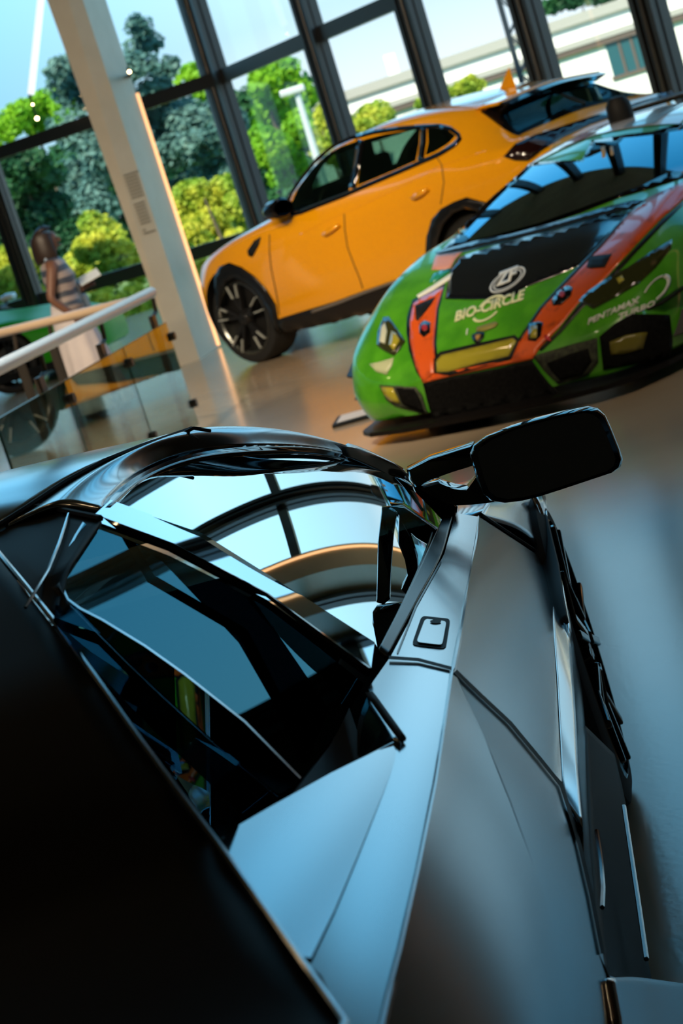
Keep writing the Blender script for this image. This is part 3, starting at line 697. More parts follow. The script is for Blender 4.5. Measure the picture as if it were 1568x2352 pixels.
sheet('rear_wing_lower', [(1044, 1541), (1105, 1597), (1172, 1660), (1240, 1742), (1289, 1803), (1309, 1866), (1331, 1940), (1358, 2055), (1384, 2190), (1392, 2246), (1402, 2300), (1418, 2400), (1345, 2400), (1310, 2260), (1275, 2140), (1231, 2002), (1172, 1840), (1113, 1694), (1078, 1620)], L_foldr + L_cut, satin, (0, -1, .3), 'grey blue lower facet of the rear wing', reg=.0003)
seam = W([(895, 1510, .886), (960, 1514, .877), (1043, 1537, .863)])
on_sheet('door_gap', 'rear_wing_lower', strip2d([(1046, 1541), (1105, 1598), (1172, 1661), (1240, 1743), (1289, 1804), (1309, 1867), (1331, 1941), (1358, 2056), (1384, 2190)], 9), blk_mat, .003)
on_sheet('door_gap', 'door_top', strip2d([(893, 1510), (960, 1515), (1044, 1537)], 8), blk_mat, .003)
# panel below, ahead of the rear wheel
q0 = Vv([(1393, 2247, -1.0), (1450, 2244, -1.01), (1507, 2250, -1.02), (1590, 2262, -1.03)]); q1 = Vv([(1412, 2352, -1.0), (1470, 2360, -1.01), (1530, 2370, -1.02), (1610, 2380, -1.03)])
panel('rear_sill_panel', [q0, q1, [p + Vector((-.25, 0, -.03)) for p in q1]], satin, (0, -1, .5), nu=16, across=False)
u0 = L_sill_top[-1]
panel('intake_lower_duct', [[L_cut[-3], L_cut[-1], q0[-1]], [Vector((-1.5, -.95, .40)), Vector((-1.65, -.96, .38)), Vector((-1.6, -1.0, .30))]], blk_gloss, (0, -1, 0), nu=10, across=False)
hl = Vv([(1428, 1853, -1.004), (1446, 1975, -1.006), (1463, 2090, -1.008), (1479, 2204, -1.01)])
MB().tube([p + Vector((0, -.003, 0)) for p in hl], .004, 6).build('sill_highlight', satin, car)  # highlight along the sill, put in as a thin satin tube
hl2 = Vv([(1366, 1909, -.985), (1376, 1975, -.985), (1381, 2040, -.985), (1379, 2085, -.985)])
MB().tube([p + Vector((0, -.002, 0)) for p in hl2], .0035, 6).build('duct_highlight', satin, car)  # curved highlight modelled as a pale tube
# --- front wing
G_top = W([(1100, 1185, .80), (1118, 1150, .79)]) + [Vector((-.2, -.86, .77)), Vector((.1, -.87, .75)), Vector((.5, -.84, .66)), Vector((.8, -.74, .5))]
G_cut = Vv([(1277, 1303, -.957), (1262, 1265, -.955), (1246, 1212, -.95), (1218, 1144, -.94)])
G_low = [Vector((-.10, -.955, .575)), Vector((.05, -.955, .66)), Vector((.25, -.95, .68)), Vector((.5, -.92, .58)), Vector((.8, -.83, .42))]
panel('front_wing', [G_top, [Vector(a).lerp(Vector(b), .55) + Vector((0, -.01, .02)) for a, b in zip(spline(G_top, 6), spline(G_low, 6))], [G_cut[0]] + G_low[1:]], satin, (0, -1, .4), nv=8, label='brown reflecting front wing ahead of the door')
fl = W([(1100, 1186, .80)]) + [Vector(p) for p in spline([W([(1100, 1186, .80)])[0], G_cut[0]], 5)[1:]]
MB().tube([p + Vector((0, -.004, .002)) for p in fl], .004, 6).build('door_gap', blk_mat, car)
MB().tube([p + Vector((0, -.004, 0)) for p in G_cut], .004, 6).build('wing_gap', blk_mat, car)
# wheel-arch lip strip
lip0 = Vv([(1246, 1140, -.965), (1258, 1190, -.97), (1272, 1250, -.975), (1284, 1300, -.98), (1295, 1370, -.983), (1306, 1430, -.985)])
lip1 = Vv([(1220, 1143, -.95), (1242, 1200, -.955), (1260, 1250, -.96), (1276, 1303, -.965), (1283, 1345, -.97), (1296, 1412, -.978)])
panel('arch_lip', [lip1, lip0], satin, (0, -1, .2), nu=24, nv=3, across=False)
panel('arch_liner', [lip0, [p + Vector((.02, .10, -.05)) for p in lip0]], blk_mat, (0, -1, -1), nu=24, nv=3, across=False)
# --- roof
seamA = W([(-60, 1235, 1.160), (0, 1206, 1.165), (60, 1168, 1.17), (150, 1108, 1.176), (240, 1060, 1.178), (330, 1024, 1.172)]) + [Vector((-.98, -.515, 1.150)), Vector((-.80, -.60, 1.085)), Vector((-.56, -.675, .975)), Vector((-.33, -.73, .86))]
wtop = W([(233, 1170, 1.150), (250, 1138, 1.152), (330, 1078, 1.146), (450, 1034, 1.130)]) + W([(600, 1022, 1.088), (750, 1031, 1.015), (862, 1062, .922), (945, 1105, .862)])
mid_ = [Vector((-1.62, 0, 1.178)), Vector((-1.3, 0, 1.196)), Vector((-.95, 0, 1.190)), Vector((-.65, 0, 1.15)), Vector((-.45, 0, 1.10))]
seamr = [Vector(p) for p in spline(seamA[:7] + [Vector((-.72, -.58, 1.085)), Vector((-.52, -.56, 1.04))], 12)]
q_ = [Vector((p.x, p.y * .5, p.z + .017)) for p in seamr]
panel('roof_panel', [[Vector((p.x, 0, p.z + .024)) for p in seamr], q_, seamr], satin, (0, 0, 1), nu=40, both=True, label='pale blue reflecting roof panel')
cr_a = [p + Vector((0, -.006, -.002)) for p in seamA[1:]]
cr_b = [Vector(a).lerp(Vector(b), .5) + Vector((0, -.008, .015)) for a, b in zip(spline(cr_a, 10), spline(wtop, 10))]
panel('cant_rail', [cr_a, cr_b, wtop], satin, (0, -.5, 1), nu=48, nv=10, label='satin roof rail with blue stripe reflections')
MB().tube([p + Vector((0, 0, .001)) for p in seamA], .004, 6).build('roof_seam', blk_mat, car)
xs = W([(20, 1172, 1.168), (100, 1167, 1.164), (155, 1178, 1.16), (232, 1194, 1.150)])
MB().tube([p + Vector((0, 0, .002)) for p in xs], .0045, 6).build('roof_seam', blk_mat, car)
# window frame seal
seal = W([(262, 1158, 1.148), (340, 1096, 1.142), (455, 1052, 1.126), (600, 1038, 1.082), (745, 1046, 1.008), (860, 1078, .915), (1000, 1140, .835)])
seal = [p + Vector((0, .004, 0)) for p in seal]
panel('window_seal', [wtop, seal], blk_gloss, (0, -1, .5), nu=40, nv=3, across=False)
# --- side glass
gl_rear = W([(254, 1150, 1.146), (465, 1225, 1.085), (700, 1373, .975), (858, 1474, .893)])
gl_top = seal
gl_bot = [gl_rear[-1]] + [p + Vector((0, .010, -.002)) for p in L_belt_in[::-1]]
def curved(a, b, t, bulge): return Vector(a).lerp(Vector(b), t) + Vector((0, -bulge * 4 * t * (1 - t), bulge * 2 * t * (1 - t)))
glass_px = [(262, 1156), (340, 1095), (455, 1051), (600, 1037), (745, 1045), (858, 1076), (905, 1095), (1000, 1140), (1030, 1165), (1020, 1180), (996, 1233), (930, 1370), (870, 1490), (858, 1474), (700, 1373), (465, 1225)]
sw_ = smooth_fill('side_window', glass_px, B, gl_top + gl_rear + L_belt_in, car_glass, car, curve=.9); sw_['label'] = 'mirror like side window reflecting sky and window posts'
mirror_obj(sw_)
# b-pillar band
pb0 = [p + Vector((0, -.002, .001)) for p in gl_rear]
pb1 = W([(206, 1192, 1.146), (392, 1261, 1.088), (612, 1377, .988), (848, 1549, .893)])
band_m = glass('gloss_band', (.01, .012, .015), .40, .9, .01, .4, (.62, .80, .92))
pbo = smooth_fill('pillar_band', [(254, 1148), (465, 1224), (700, 1372), (860, 1475), (850, 1549), (612, 1377), (392, 1261), (206, 1192)], B, pb0 + pb1 + pb1, band_m, car, bulge=-.002); mirror_obj(pbo)
MB().tube([p + Vector((0, 0, .003)) for p in pb1], .0065, 8).build('pillar_seal', blk_gloss, car)
# --- quarter glass and gloss panel below the buttress
qa = W([(200, 1205, 1.146), (390, 1276, 1.086), (610, 1393, .985), (836, 1570, .892)])
qb = W([(190, 1196, 1.147), (158, 1250, 1.142), (138, 1305, 1.136), (136, 1345, 1.128), (158, 1382, 1.116), (232, 1422, 1.06), (330, 1482, 1.005), (420, 1546, .955), (560, 1657, .885), (692, 1790, .82)])
qb_s = spline(qb, 20); qa_s = spline([qa[0]] + qa, 20)
qpx = [(200, 1206), (295, 1240), (390, 1277), (500, 1332), (610, 1394), (720, 1478), (836, 1570), (800, 1642), (745, 1720), (692, 1790), (560, 1657), (420, 1546), (330, 1482), (232, 1422), (180, 1396), (152, 1376), (138, 1345), (137, 1310), (150, 1270), (172, 1228), (190, 1198)]
qo = smooth_fill('quarter_glass', qpx, B, qa + qa + qb, dark_glass, car, out=(0, -1, .6)); qo['label'] = 'gloss black quarter window behind the door'; mirror_obj(qo)
end = W([(836, 1570, .892), (800, 1642, .885), (745, 1720, .895), (692, 1790, .905)])
SH['quarter_glass'] = (qa + qa + qb, (0, -1, .6), {})
on_sheet('glass_edge', 'quarter_glass', strip2d([(192, 1200), (174, 1229), (152, 1271), (140, 1310), (141, 1344), (156, 1376), (184, 1397), (235, 1423), (333, 1483), (423, 1547), (562, 1657), (690, 1787)], 5), satin, .004)
crease = W([(-90, 1160, 1.162), (0, 1277, 1.15), (60, 1350, 1.132), (122, 1428, 1.11), (210, 1548, 1.08), (310, 1690, 1.04), (400, 1812, 1.008), (490, 1930, .972), (590, 2070, .952), (690, 2212, .935), (790, 2352, .925)]) + [Vector((-3.3, -.86, .93)), Vector((-3.78, -.80, .90))]
p6 = [qb[3], qb[4], qb[5], qb[7], qb[8], qb[9]]
low6 = W([(130, 1440, 1.108), (310, 1700, 1.036), (490, 1940, .975)])
gpx = [(137, 1345), (152, 1376), (180, 1396), (232, 1422), (330, 1482), (420, 1546), (560, 1657), (692, 1790), (640, 1830), (590, 1875), (492, 1928), (400, 1812), (310, 1690), (210, 1548), (122, 1428), (128, 1390)]
go = smooth_fill('gloss_side_panel', gpx, B, [p for p in qb[3:]] + crease[3:8], glass('gloss_panel', (.004, .004, .004), .03, .34, .01, .4, (.20, .62, .95)), car); go['label'] = 'gloss black panel between quarter window and buttress'; mirror_obj(go)
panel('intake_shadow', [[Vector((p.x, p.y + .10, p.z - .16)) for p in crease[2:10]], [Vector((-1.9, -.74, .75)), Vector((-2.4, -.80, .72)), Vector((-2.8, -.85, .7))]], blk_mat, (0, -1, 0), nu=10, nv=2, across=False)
panel('intake_throat', [[p + Vector((.02, .03, -.03)) for p in end], [F2_edge[0] + Vector((-.06, .03, -.12)), F2_edge[1] + Vector((-.08, .03, -.14)), F2_edge[3] + Vector((-.05, .0, -.12))]], blk_mat, (1, -1, 0), nu=10, nv=2, across=False)
panel('buttress_panel', [xs[:4], W([(-30, 1215, 1.160), (60, 1290, 1.146), (110, 1330, 1.138), (165, 1290, 1.141)]), W([(-60, 1240, 1.156), (0, 1277, 1.15), (60, 1350, 1.132), (122, 1426, 1.111)])], satin_dk, (0, -.3, 1), nu=16, nv=6, across=False)
bt0 = W([(158, 1180, 1.159), (112, 1300, 1.142), (60, 1395, 1.125)])
panel('buttress_inner', [W([(160, 1182, 1.157), (190, 1192, 1.150)]) , W([(122, 1290, 1.138), (140, 1300, 1.138)]), W([(60, 1348, 1.133), (136, 1350, 1.13)]), W([(120, 1425, 1.110), (160, 1385, 1.116)])], satin_dk, (0, -1, .6), nu=8, nv=6, across=False)
panel('engine_cover', [[p + Vector((0, .004, .001)) for p in crease], [Vector((p.x, p.y * .62, p.z - .012)) for p in crease], [Vector((p.x, 0, p.z - .03)) for p in crease]], satin_dk, (0, 0, 1), nu=40, nv=8, label='engine cover and buttress with a dark ceiling reflection put into the colour')
MB().tube([p + Vector((0, -.001, .001)) for p in crease], .0035, 8).build('buttress_edge', satin, car)
MB().tube(W([(158, 1180, 1.161), (135, 1250, 1.151), (110, 1310, 1.143), (58, 1396, 1.126)]), .002, 6).build('panel_edge', satin, car)
ae = B.pw(446, 989, 1.158); MB().tube([ae + Vector((.02, -.02, -.01)), ae + Vector((0, 0, .004)), ae + Vector((-.015, .03, .0))], .003, 6).build('aerial', blk_mat, car)
# --- glass front, hood, nose, tail: the far shell
A_r = [Vector((-.98, -.50, 1.148)), Vector((-.72, -.585, 1.075)), Vector((-.50, -.66, .965)), Vector((-.30, -.72, .85))]
panel('windscreen', [A_r, [Vector((p.x + .12, p.y * .5, p.z + .004)) for p in A_r], [Vector((p.x + .17, 0, p.z + .002)) for p in A_r]], dark_glass, (1, 0, 1), nu=16, thick=0.)
panel('front_pillar', [[Vector((p.x, p.y - .03, p.z - .005)) for p in A_r], [Vector((p.x, p.y + .012, p.z + .004)) for p in A_r]], blk_gloss, (0, -1, .6), nu=16, nv=3)
panel('bonnet', [G_top, [Vector((p.x + .02, p.y * .5, p.z + .005)) for p in G_top], [Vector((p.x + .06, 0, p.z)) for p in G_top]], satin, (0, 0, 1), nu=20)
panel('nose', [[Vector((.8, -.83, .42)), Vector((.8, -.74, .50)), Vector((.86, -.37, .5)), Vector((.88, 0, .49))], [Vector((.86, -.84, .25)), Vector((.95, -.5, .25)), Vector((1.02, 0, .25))], [Vector((.86, -.84, .12)), Vector((1.0, 0, .12))]], satin, (1, 0, 0), nu=16)
panel('tail', [[Vector((-3.78, -.86, .84)), Vector((-3.78, 0, .87))], [Vector((-3.86, -.92, .6)), Vector((-3.9, 0, .6))], [Vector((-3.75, -.85, .25)), Vector((-3.8, 0, .25))]], blk_gloss, (-1, 0, 0), nu=16)
panel('rear_quarter', [[Vector((-3.0, -1.0, .7)), Vector((-2.78, -1.02, .78)), Vector((-3.2, -1.01, .72)), Vector((-3.78, -.93, .6))], [Vector((-3.0, -.95, .83)), Vector((-3.78, -.88, .82))]], satin, (0, -1, .3), nu=20)
panel('floor_pan', [[Vector((.9, -.85, .12)), Vector((-3.7, -.85, .12))], [Vector((.9, 0, .12)), Vector((-3.7, 0, .12))]], blk_mat, (0, 0, -1), nu=6, nv=2)
panel('wheel_well', [[Vector((.45, -.9, .3)), Vector((.3, -.9, .62)), Vector((0, -.9, .70)), Vector((-.3, -.9, .62)), Vector((-.45, -.9, .3))], [Vector((.45, -.6, .3)), Vector((.3, -.6, .62)), Vector((0, -.6, .70)), Vector((-.3, -.6, .62)), Vector((-.45, -.6, .3))]], blk_mat, (0, 0, -1), nu=20, nv=2)
# cabin: dash, seats
mb = MB(); mb.box((-.75, -.62, .35), (-.45, .62, .80)); mb.build('dashboard', blk_mat, car, False, bevel=.05)
teal_in = mat('dark_green_cabin_trim', (.006, .022, .018), .5)
for s in (-1, 1):
    panel('seat', [[Vector((-1.62, s * .58, .35)), Vector((-1.75, s * .56, .7)), Vector((-1.85, s * .50, 1.02))], [Vector((-1.55, s * .36, .35)), Vector((-1.66, s * .36, .7)), Vector((-1.8, s * .36, 1.06))], [Vector((-1.62, s * .14, .35)), Vector((-1.75, s * .16, .7)), Vector((-1.85, s * .22, 1.02))]], teal_in, (1, 0, 0), nu=14, both=False, thick=.06)
panel('inner_door', [[Vector((-.45, -.70, .80)), Vector((-1.1, -.735, .84)), Vector((-1.75, -.74, .87))], [Vector((-.45, -.70, .3)), Vector((-1.75, -.72, .3))]], teal_in, (0, 1, 0), nu=10, nv=2, across=False)
# --- wheels
def sport_wheel(name, parent, c, side, rt, rr, wd, metal, spokes, camber=0., twist=.16):
    """one wheel: tyre and rim with its spokes; outer face towards side"""
    w = bpy.data.objects.new(name, None); COL.objects.link(w); w.parent = parent; w.location = c; w.empty_display_size = .1
    w.rotation_euler = (camber * side, 0, 0); s = side
    MB().lathe([(rr - .005, s * -wd), (rt - .03, s * -wd), (rt, s * (-wd + .03)), (rt, s * -.035), (rt - .012, s * -.012), (rr + .02, s * 0), (rr - .006, s * -.008)], 'y', 64).build('tyre', rubber, w)
    rim = MB().lathe([(rr - .004, s * .0), (rr + .004, s * -.004), (rr - .02, s * -.012), (rr - .03, s * -.09), (rr - .03, s * -wd)], 'y', 64).build('rim', metal, w)
    MB().lathe([(.0001, s * -.10), (rr * .62, s * -.10), (rr * .62, s * -.13)], 'y', 40).build('brake_disc', mat('brake_steel', (.12, .12, .12), .3, .9), w)
    for k in range(spokes):
        a = 2 * PI * k / spokes; mb = MB()
        for d in (-1, 1):
            a1, a0 = a + d * twist, a + d * twist * .35
            pts = [Vector((math.cos(a0) * .055, s * -.012, math.sin(a0) * .055)), Vector((math.cos(a + d * twist * .5) * rr * .5, s * -.022, math.sin(a + d * twist * .5) * rr * .5)), Vector((math.cos(a1) * (rr - .012), s * -.012, math.sin(a1) * (rr - .012)))]
            for i in range(2): mb.bar(pts[i], pts[i + 1], .020, .045, (0, 1, 0))
        mb.build('spoke', metal, w, False, bevel=.004)
    hub = MB().lathe([(.0001, s * .004), (.03, s * .002), (.036, s * -.02), (.06, s * -.03), (.06, s * -.1)], 'y', 24).build('hub', metal, w)
    for k in range(5):
        a = 2 * PI * (k + .5) / 5
        MB().lathe([(.0001, s * .002), (.009, s * .002), (.011, s * -.03)], 'y', 8, (math.cos(a) * .046, 0, math.sin(a) * .046)).build('bolt', metal, hub)
    return w
for s in (-1, 1):
    sport_wheel('front_wheel', car, (0, s * .975, .352), s, .352, .285, .25, blk_gloss, 5, 0.03, .26)
    sport_wheel('rear_wheel', car, (-2.78, s * .985, .368), s, .368, .285, .32, blk_gloss, 5, 0.03, .26)
# --- door mirrors
def wing_mirror(s):
    Bq = lambda px, py, u: Vector((B.pu(px, py, u).x, s * abs(B.pu(px, py, u).y), B.pu(px, py, u).z))
    m_ = bpy.data.objects.new('door_mirror', None); COL.objects.link(m_); m_.parent = car; m_.empty_display_size = .1
    face_px = [(1084, 1046), (1092, 1027), (1120, 1008), (1175, 985), (1230, 968), (1290, 953), (1348, 942), (1370, 946), (1386, 960), (1400, 990), (1418, 1035), (1425, 1056), (1420, 1074), (1404, 1086), (1350, 1104), (1290, 1124), (1240, 1140), (1200, 1150), (1160, 1155), (1130, 1150), (1112, 1135), (1100, 1105)]
    ring0 = [Bq(x, y, -.83 + .02 * ((x - 1250) / 170)) for x, y in face_px]
    c = sum(ring0, Vector()) / len(ring0)
    layers = [(1.0, 0.), (1.035, .012), (1.03, .03), (.93, .075), (.72, .11), (.35, .128)]
    V, Fq = [], []; n = len(ring0)
    for sc, du in layers: V += [c + (p - c) * sc + Vector((du, 0, 0)) for p in ring0]
    for i in range(len(layers) - 1): Fq += [(i * n + k, i * n + (k + 1) % n, (i + 1) * n + (k + 1) % n, (i + 1) * n + k) for k in range(n)]
    Fq.append(tuple((len(layers) - 1) * n + k for k in range(n)))
    sh = obj('mirror_shell', V, Fq, blk_gloss, m_, True)
    inner = [c + (p - c) * .93 + Vector((.006, 0, 0)) for p in ring0]
    bez = V[:n]; vb = bez + inner
    obj('mirror_bezel', vb, [(k, (k + 1) % n, n + (k + 1) % n, n + k) for k in range(n)], blk_gloss, m_, True)
    obj('mirror_glass', inner, [tuple(range(n))], mat('dark_mirror', (.10, .11, .12), .02, 1.), m_, False)['label'] = 'dark reflecting mirror glass'
    def arm(name, px, u0, u1, dep):
        xs_ = [x for x, _ in px]; lo, hi = min(xs_), max(xs_)
        rg = [Bq(x, y, u0 + (u1 - u0) * (x - lo) / (hi - lo)) for x, y in px]; k = len(rg); cc = sum(rg, Vector()) / k
        lay = [(.9, 0.), (1., .012), (1., dep - .012), (.85, dep)]; V = []; Fq = []
        for sc, du in lay: V += [cc + (p - cc) * sc + Vector((du, 0, 0)) for p in rg]
        for i in range(3): Fq += [(i * k + j, i * k + (j + 1) % k, (i + 1) * k + (j + 1) % k, (i + 1) * k + j) for j in range(k)]
        Fq += [tuple(range(k))[::-1], tuple(3 * k + j for j in range(k))]
        return obj(name, V, Fq, blk_gloss, m_, True)
    arm('upper_arm', [(932, 1080), (985, 1053), (1040, 1036), (1086, 1022), (1096, 1046), (1092, 1070), (1040, 1086), (985, 1106), (952, 1122), (938, 1105)], -.56, -.80, .05)
    arm('lower_arm', [(955, 1122), (1005, 1108), (1040, 1122), (1072, 1126), (1092, 1100), (1112, 1125), (1140, 1156), (1090, 1162), (1045, 1164), (1000, 1150)], -.58, -.82, .05)
    arm('mirror_foot', [(936, 1098), (985, 1105), (1030, 1140), (1050, 1166), (1046, 1196), (1022, 1205), (985, 1165), (950, 1130)], -.54, -.58, .10)
wing_mirror(-1); wing_mirror(1)

# ================================================================== THE YELLOW SUV
Y = Frame(.38, 17.386, math.radians(130))
suv = Y.root('yellow_suv', 'pearl yellow coupe SUV parked by the glass wall', 'car')
def prof(*p): return list(p)
su_st = [
 (.70, prof((0, .24), (.40, .24), (.52, .32), (.56, .50), (.55, .62), (.50, .72), (.40, .755), (.25, .765), (0, .77))),
 (.62, prof((0, .22), (.58, .22), (.68, .30), (.72, .50), (.71, .68), (.65, .80), (.52, .85), (.30, .87), (0, .88))),
 (.42, prof((0, .22), (.78, .22), (.86, .30), (.90, .52), (.89, .76), (.82, .92), (.64, .97), (.36, .985), (0, .99))),
 (.05, prof((0, .22), (.82, .22), (.90, .32), (.95, .60), (.95, .86), (.88, 1.02), (.70, 1.06), (.38, 1.07), (0, 1.08))),
 (-.40, prof((0, .22), (.82, .22), (.90, .32), (.95, .62), (.95, .92), (.90, 1.08), (.74, 1.13), (.42, 1.14), (0, 1.15))),
 (-.72, prof((0, .22), (.82, .22), (.90, .32), (.95, .62), (.95, .95), (.90, 1.10), (.78, 1.18), (.58, 1.22), (0, 1.25))),
 (-1.02, prof((0, .22), (.82, .22), (.90, .32), (.945, .62), (.94, .96), (.89, 1.11), (.74, 1.34), (.60, 1.41), (0, 1.44))),
 (-1.40, prof((0, .22), (.82, .22), (.90, .32), (.94, .62), (.935, .97), (.885, 1.12), (.72, 1.45), (.60, 1.545), (0, 1.57))),
 (-1.85, prof((0, .22), (.82, .22), (.90, .32), (.94, .62), (.935, .99), (.885, 1.14), (.71, 1.49), (.57, 1.60), (0, 1.63))),
 (-2.35, prof((0, .22), (.82, .22), (.90, .32), (.95, .62), (.95, 1.02), (.895, 1.18), (.72, 1.48), (.55, 1.595), (0, 1.63))),
 (-2.80, prof((0, .22), (.84, .22), (.92, .34), (.985, .64), (.985, 1.04), (.92, 1.22), (.74, 1.42), (.545, 1.545), (0, 1.59))),
 (-3.08, prof((0, .24), (.84, .24), (.92, .38), (.985, .66), (.985, 1.05), (.92, 1.20), (.74, 1.36), (.54, 1.47), (0, 1.52))),
 (-3.36, prof((0, .26), (.82, .26), (.90, .42), (.96, .68), (.965, 1.04), (.92, 1.17), (.78, 1.25), (.52, 1.30), (0, 1.33))),
 (-3.56, prof((0, .30), (.76, .30), (.84, .46), (.90, .70), (.92, 1.03), (.90, 1.14), (.80, 1.20), (.50, 1.20), (0, 1.21))),
 (-3.72, prof((0, .34), (.66, .34), (.74, .50), (.78, .72), (.80, .96), (.80, 1.05), (.72, 1.10), (.45, 1.11), (0, 1.12)))]
sv_, sf_ = sections(su_st, 5, 6)
sbvh = bvh_of(sv_, sf_)
body = obj('body', sv_, sf_, yellow, suv, True)
cut_cyl(body, [(0, .40), (-2.86, .40)], .455, -1.2, -.62, blk_mat); cut_cyl(body, [(0, .40), (-2.86, .40)], .455, .62, 1.2, blk_mat)
def hit_uw(P):
    out = []
    for x, y in P:
        o, d = Y.lray(x, y); h = sbvh.ray_cast(o, d)[0]; out.append((h.x, h.z))
    return out
c4 = lambda *P: [(420 + x / 2.0103, 220 + y / 2.0103) for x, y in P]
def prism_cut(o, P, m, hv=1.3):
    n = len(P); c = obj('cutter', [Vector((u, -hv, w)) for u, w in P] + [Vector((u, hv, w)) for u, w in P], [tuple(range(n)), tuple(range(2 * n - 1, n - 1, -1))] + [(i, (i + 1) % n, n + (i + 1) % n, n + i) for i in range(n)], m, None, False)
    keep = o.parent; o.parent = None; md = o.modifiers.new('cut', 'BOOLEAN'); md.operation = 'DIFFERENCE'; md.object = c; md.solver = 'EXACT'; md.material_mode = 'TRANSFER'
    bpy.context.view_layer.update(); me = bpy.data.meshes.new_from_object(o.evaluated_get(bpy.context.evaluated_depsgraph_get()))
    o.modifiers.clear(); old = o.data; o.data = me; bpy.data.meshes.remove(old); bpy.data.objects.remove(c); o.parent = keep
    me.polygons.foreach_set('use_smooth', [True] * len(me.polygons)); me.set_sharp_from_angle(angle=math.radians(35))
FW_ = c4((500, 535), (500, 500), (530, 430), (590, 345), (660, 275), (730, 235), (800, 210), (815, 215), (790, 330), (765, 440), (640, 492), (560, 525))
RW_ = c4((838, 202), (930, 178), (1040, 160), (1095, 155), (1090, 220), (1075, 300), (980, 342), (870, 388), (806, 415), (820, 320))
QW_ = c4((1130, 152), (1185, 150), (1225, 160), (1258, 185), (1225, 220), (1160, 260), (1120, 275), (1132, 215))
prism_cut(body, [(-.80, .70), (-.90, 1.16), (-1.25, 1.36), (-1.75, 1.50), (-2.4, 1.50), (-2.85, 1.40), (-3.0, 1.25), (-3.0, .70)], blk_mat, .60)
for P_ in (FW_, RW_, QW_): prism_cut(body, hit_uw(P_), blk_mat)
wv_ = [(-.80, -.60), (-.80, .60), (-1.30, .54), (-1.30, -.54)]
c_ = obj('cutter', [Vector((u, v, .95)) for u, v in wv_] + [Vector((u, v, 1.9)) for u, v in wv_], [(3, 2, 1, 0), (4, 5, 6, 7), (0, 1, 5, 4), (1, 2, 6, 5), (2, 3, 7, 6), (3, 0, 4, 7)], blk_mat, None, False)
body.parent = None; md = body.modifiers.new('cut', 'BOOLEAN'); md.operation = 'DIFFERENCE'; md.object = c_; md.solver = 'EXACT'; md.material_mode = 'TRANSFER'
bpy.context.view_layer.update(); me = bpy.data.meshes.new_from_object(body.evaluated_get(bpy.context.evaluated_depsgraph_get())); body.modifiers.clear(); body.data = me; bpy.data.objects.remove(c_); body.parent = suv
me.polygons.foreach_set('use_smooth', [True] * len(me.polygons)); me.set_sharp_from_angle(angle=math.radians(35))
suv_glass = glass('suv_side_glass', (.30, .46, .40), .05, .40, 0., .3, (.75, 1., .95))
suv_rear = glass('suv_rear_glass', (.02, .04, .05), .70, .9, .02, .3, (.45, .85, 1.0))
def sd(name, pts, m, parent=None, step=10, lift=.006, label=None, mir=True, thick=.004):
    o = decal(name, pts, Y, sbvh, m, parent or suv, step, lift, thick)
    if o and label: o['label'] = label
    if o and mir:
        q = mirror_v(([tuple(v.co) for v in o.data.vertices], [tuple(p.vertices) for p in o.data.polygons])); obj(name, q[0], q[1], m, parent or suv, True, solid=thick)
    return o
c4 = lambda *P: [(420 + x / 2.0103, 220 + y / 2.0103) for x, y in P]
for nm_, P_ in (('front_side_window', FW_), ('rear_side_window', RW_), ('rear_corner_window', QW_)): sd(nm_, P_, suv_glass, lift=.002, thick=0., label='see-through tinted window')
SUR = c4((478, 560), (470, 520), (500, 450), (555, 370), (620, 290), (690, 232), (780, 190), (880, 165), (1000, 148), (1120, 138), (1190, 136), (1240, 148), (1275, 175), (1284, 195), (1262, 222), (1190, 268), (1090, 312), (980, 360), (860, 412), (740, 465), (620, 512), (540, 545))
mid_s = [(x + (815 - x) * .010, y + (395 - y) * .028) for x, y in SUR]
for P_ in (strip2d(mid_s[:11], 10), strip2d(mid_s[10:] + mid_s[:1], 10), strip2d(c4((822, 205), (806, 320), (784, 428)), 15), strip2d(c4((1113, 150), (1111, 215), (1098, 300)), 14)): sd('window_surround', P_, blk_gloss, lift=.008)
for u_, w_, h_ in ((-1.55, .36, 1.30), (-1.55, -.36, 1.30), (-2.45, .36, 1.34), (-2.45, -.36, 1.34)):
    st_ = MB().box((u_ - .10, w_ - .24, .6), (u_ + .08, w_ + .24, h_ - .12)).build('seat', blk_mat, suv, False, bevel=.04); MB().box((u_ - .08, w_ - .12, h_ - .08), (u_ + .03, w_ + .12, h_ + .10)).build('headrest', blk_mat, st_, False, bevel=.03)
MB().lathe([(.17, -.015), (.19, 0), (.17, .015)], 'y', 24).build('steering_wheel', blk_mat, suv).matrix_local = Matrix.Translation((-1.0, .36, 1.10)) @ Matrix.Rotation(math.radians(70), 4, 'Z')
sd('wheel_arch_trim', c4((150, 880), (150, 830), (172, 790), (215, 770), (270, 790), (330, 832), (385, 890), (430, 965), (442, 1040), (445, 1100), (425, 1080), (400, 990), (350, 910), (290, 855), (240, 838), (200, 855), (180, 900), (175, 960), (165, 1000)), blk_trim, lift=.012, thick=.012, label='black front wheel arch')
sd('wheel_arch_trim', c4((1122, 735), (1128, 650), (1152, 570), (1195, 520), (1250, 490), (1310, 468), (1400, 492), (1470, 560), (1450, 600), (1390, 540), (1310, 515), (1250, 540), (1205, 590), (1180, 660), (1172, 740), (1150, 760)), blk_trim, lift=.012, thick=.012, label='black rear wheel arch')
sd('door_sill', c4((440, 1030), (560, 992), (700, 950), (840, 898), (980, 850), (1130, 800), (1130, 850), (1000, 935), (880, 985), (760, 1030), (600, 1070), (480, 1090), (450, 1080)), blk_trim, lift=.02, thick=.02, label='black lower sill')
sd('sill_strip', c4((600, 985), (720, 945), (850, 895), (985, 848), (988, 858), (852, 908), (722, 958), (604, 998)), mat('grey_strip', (.14, .13, .12), .4), lift=.03)
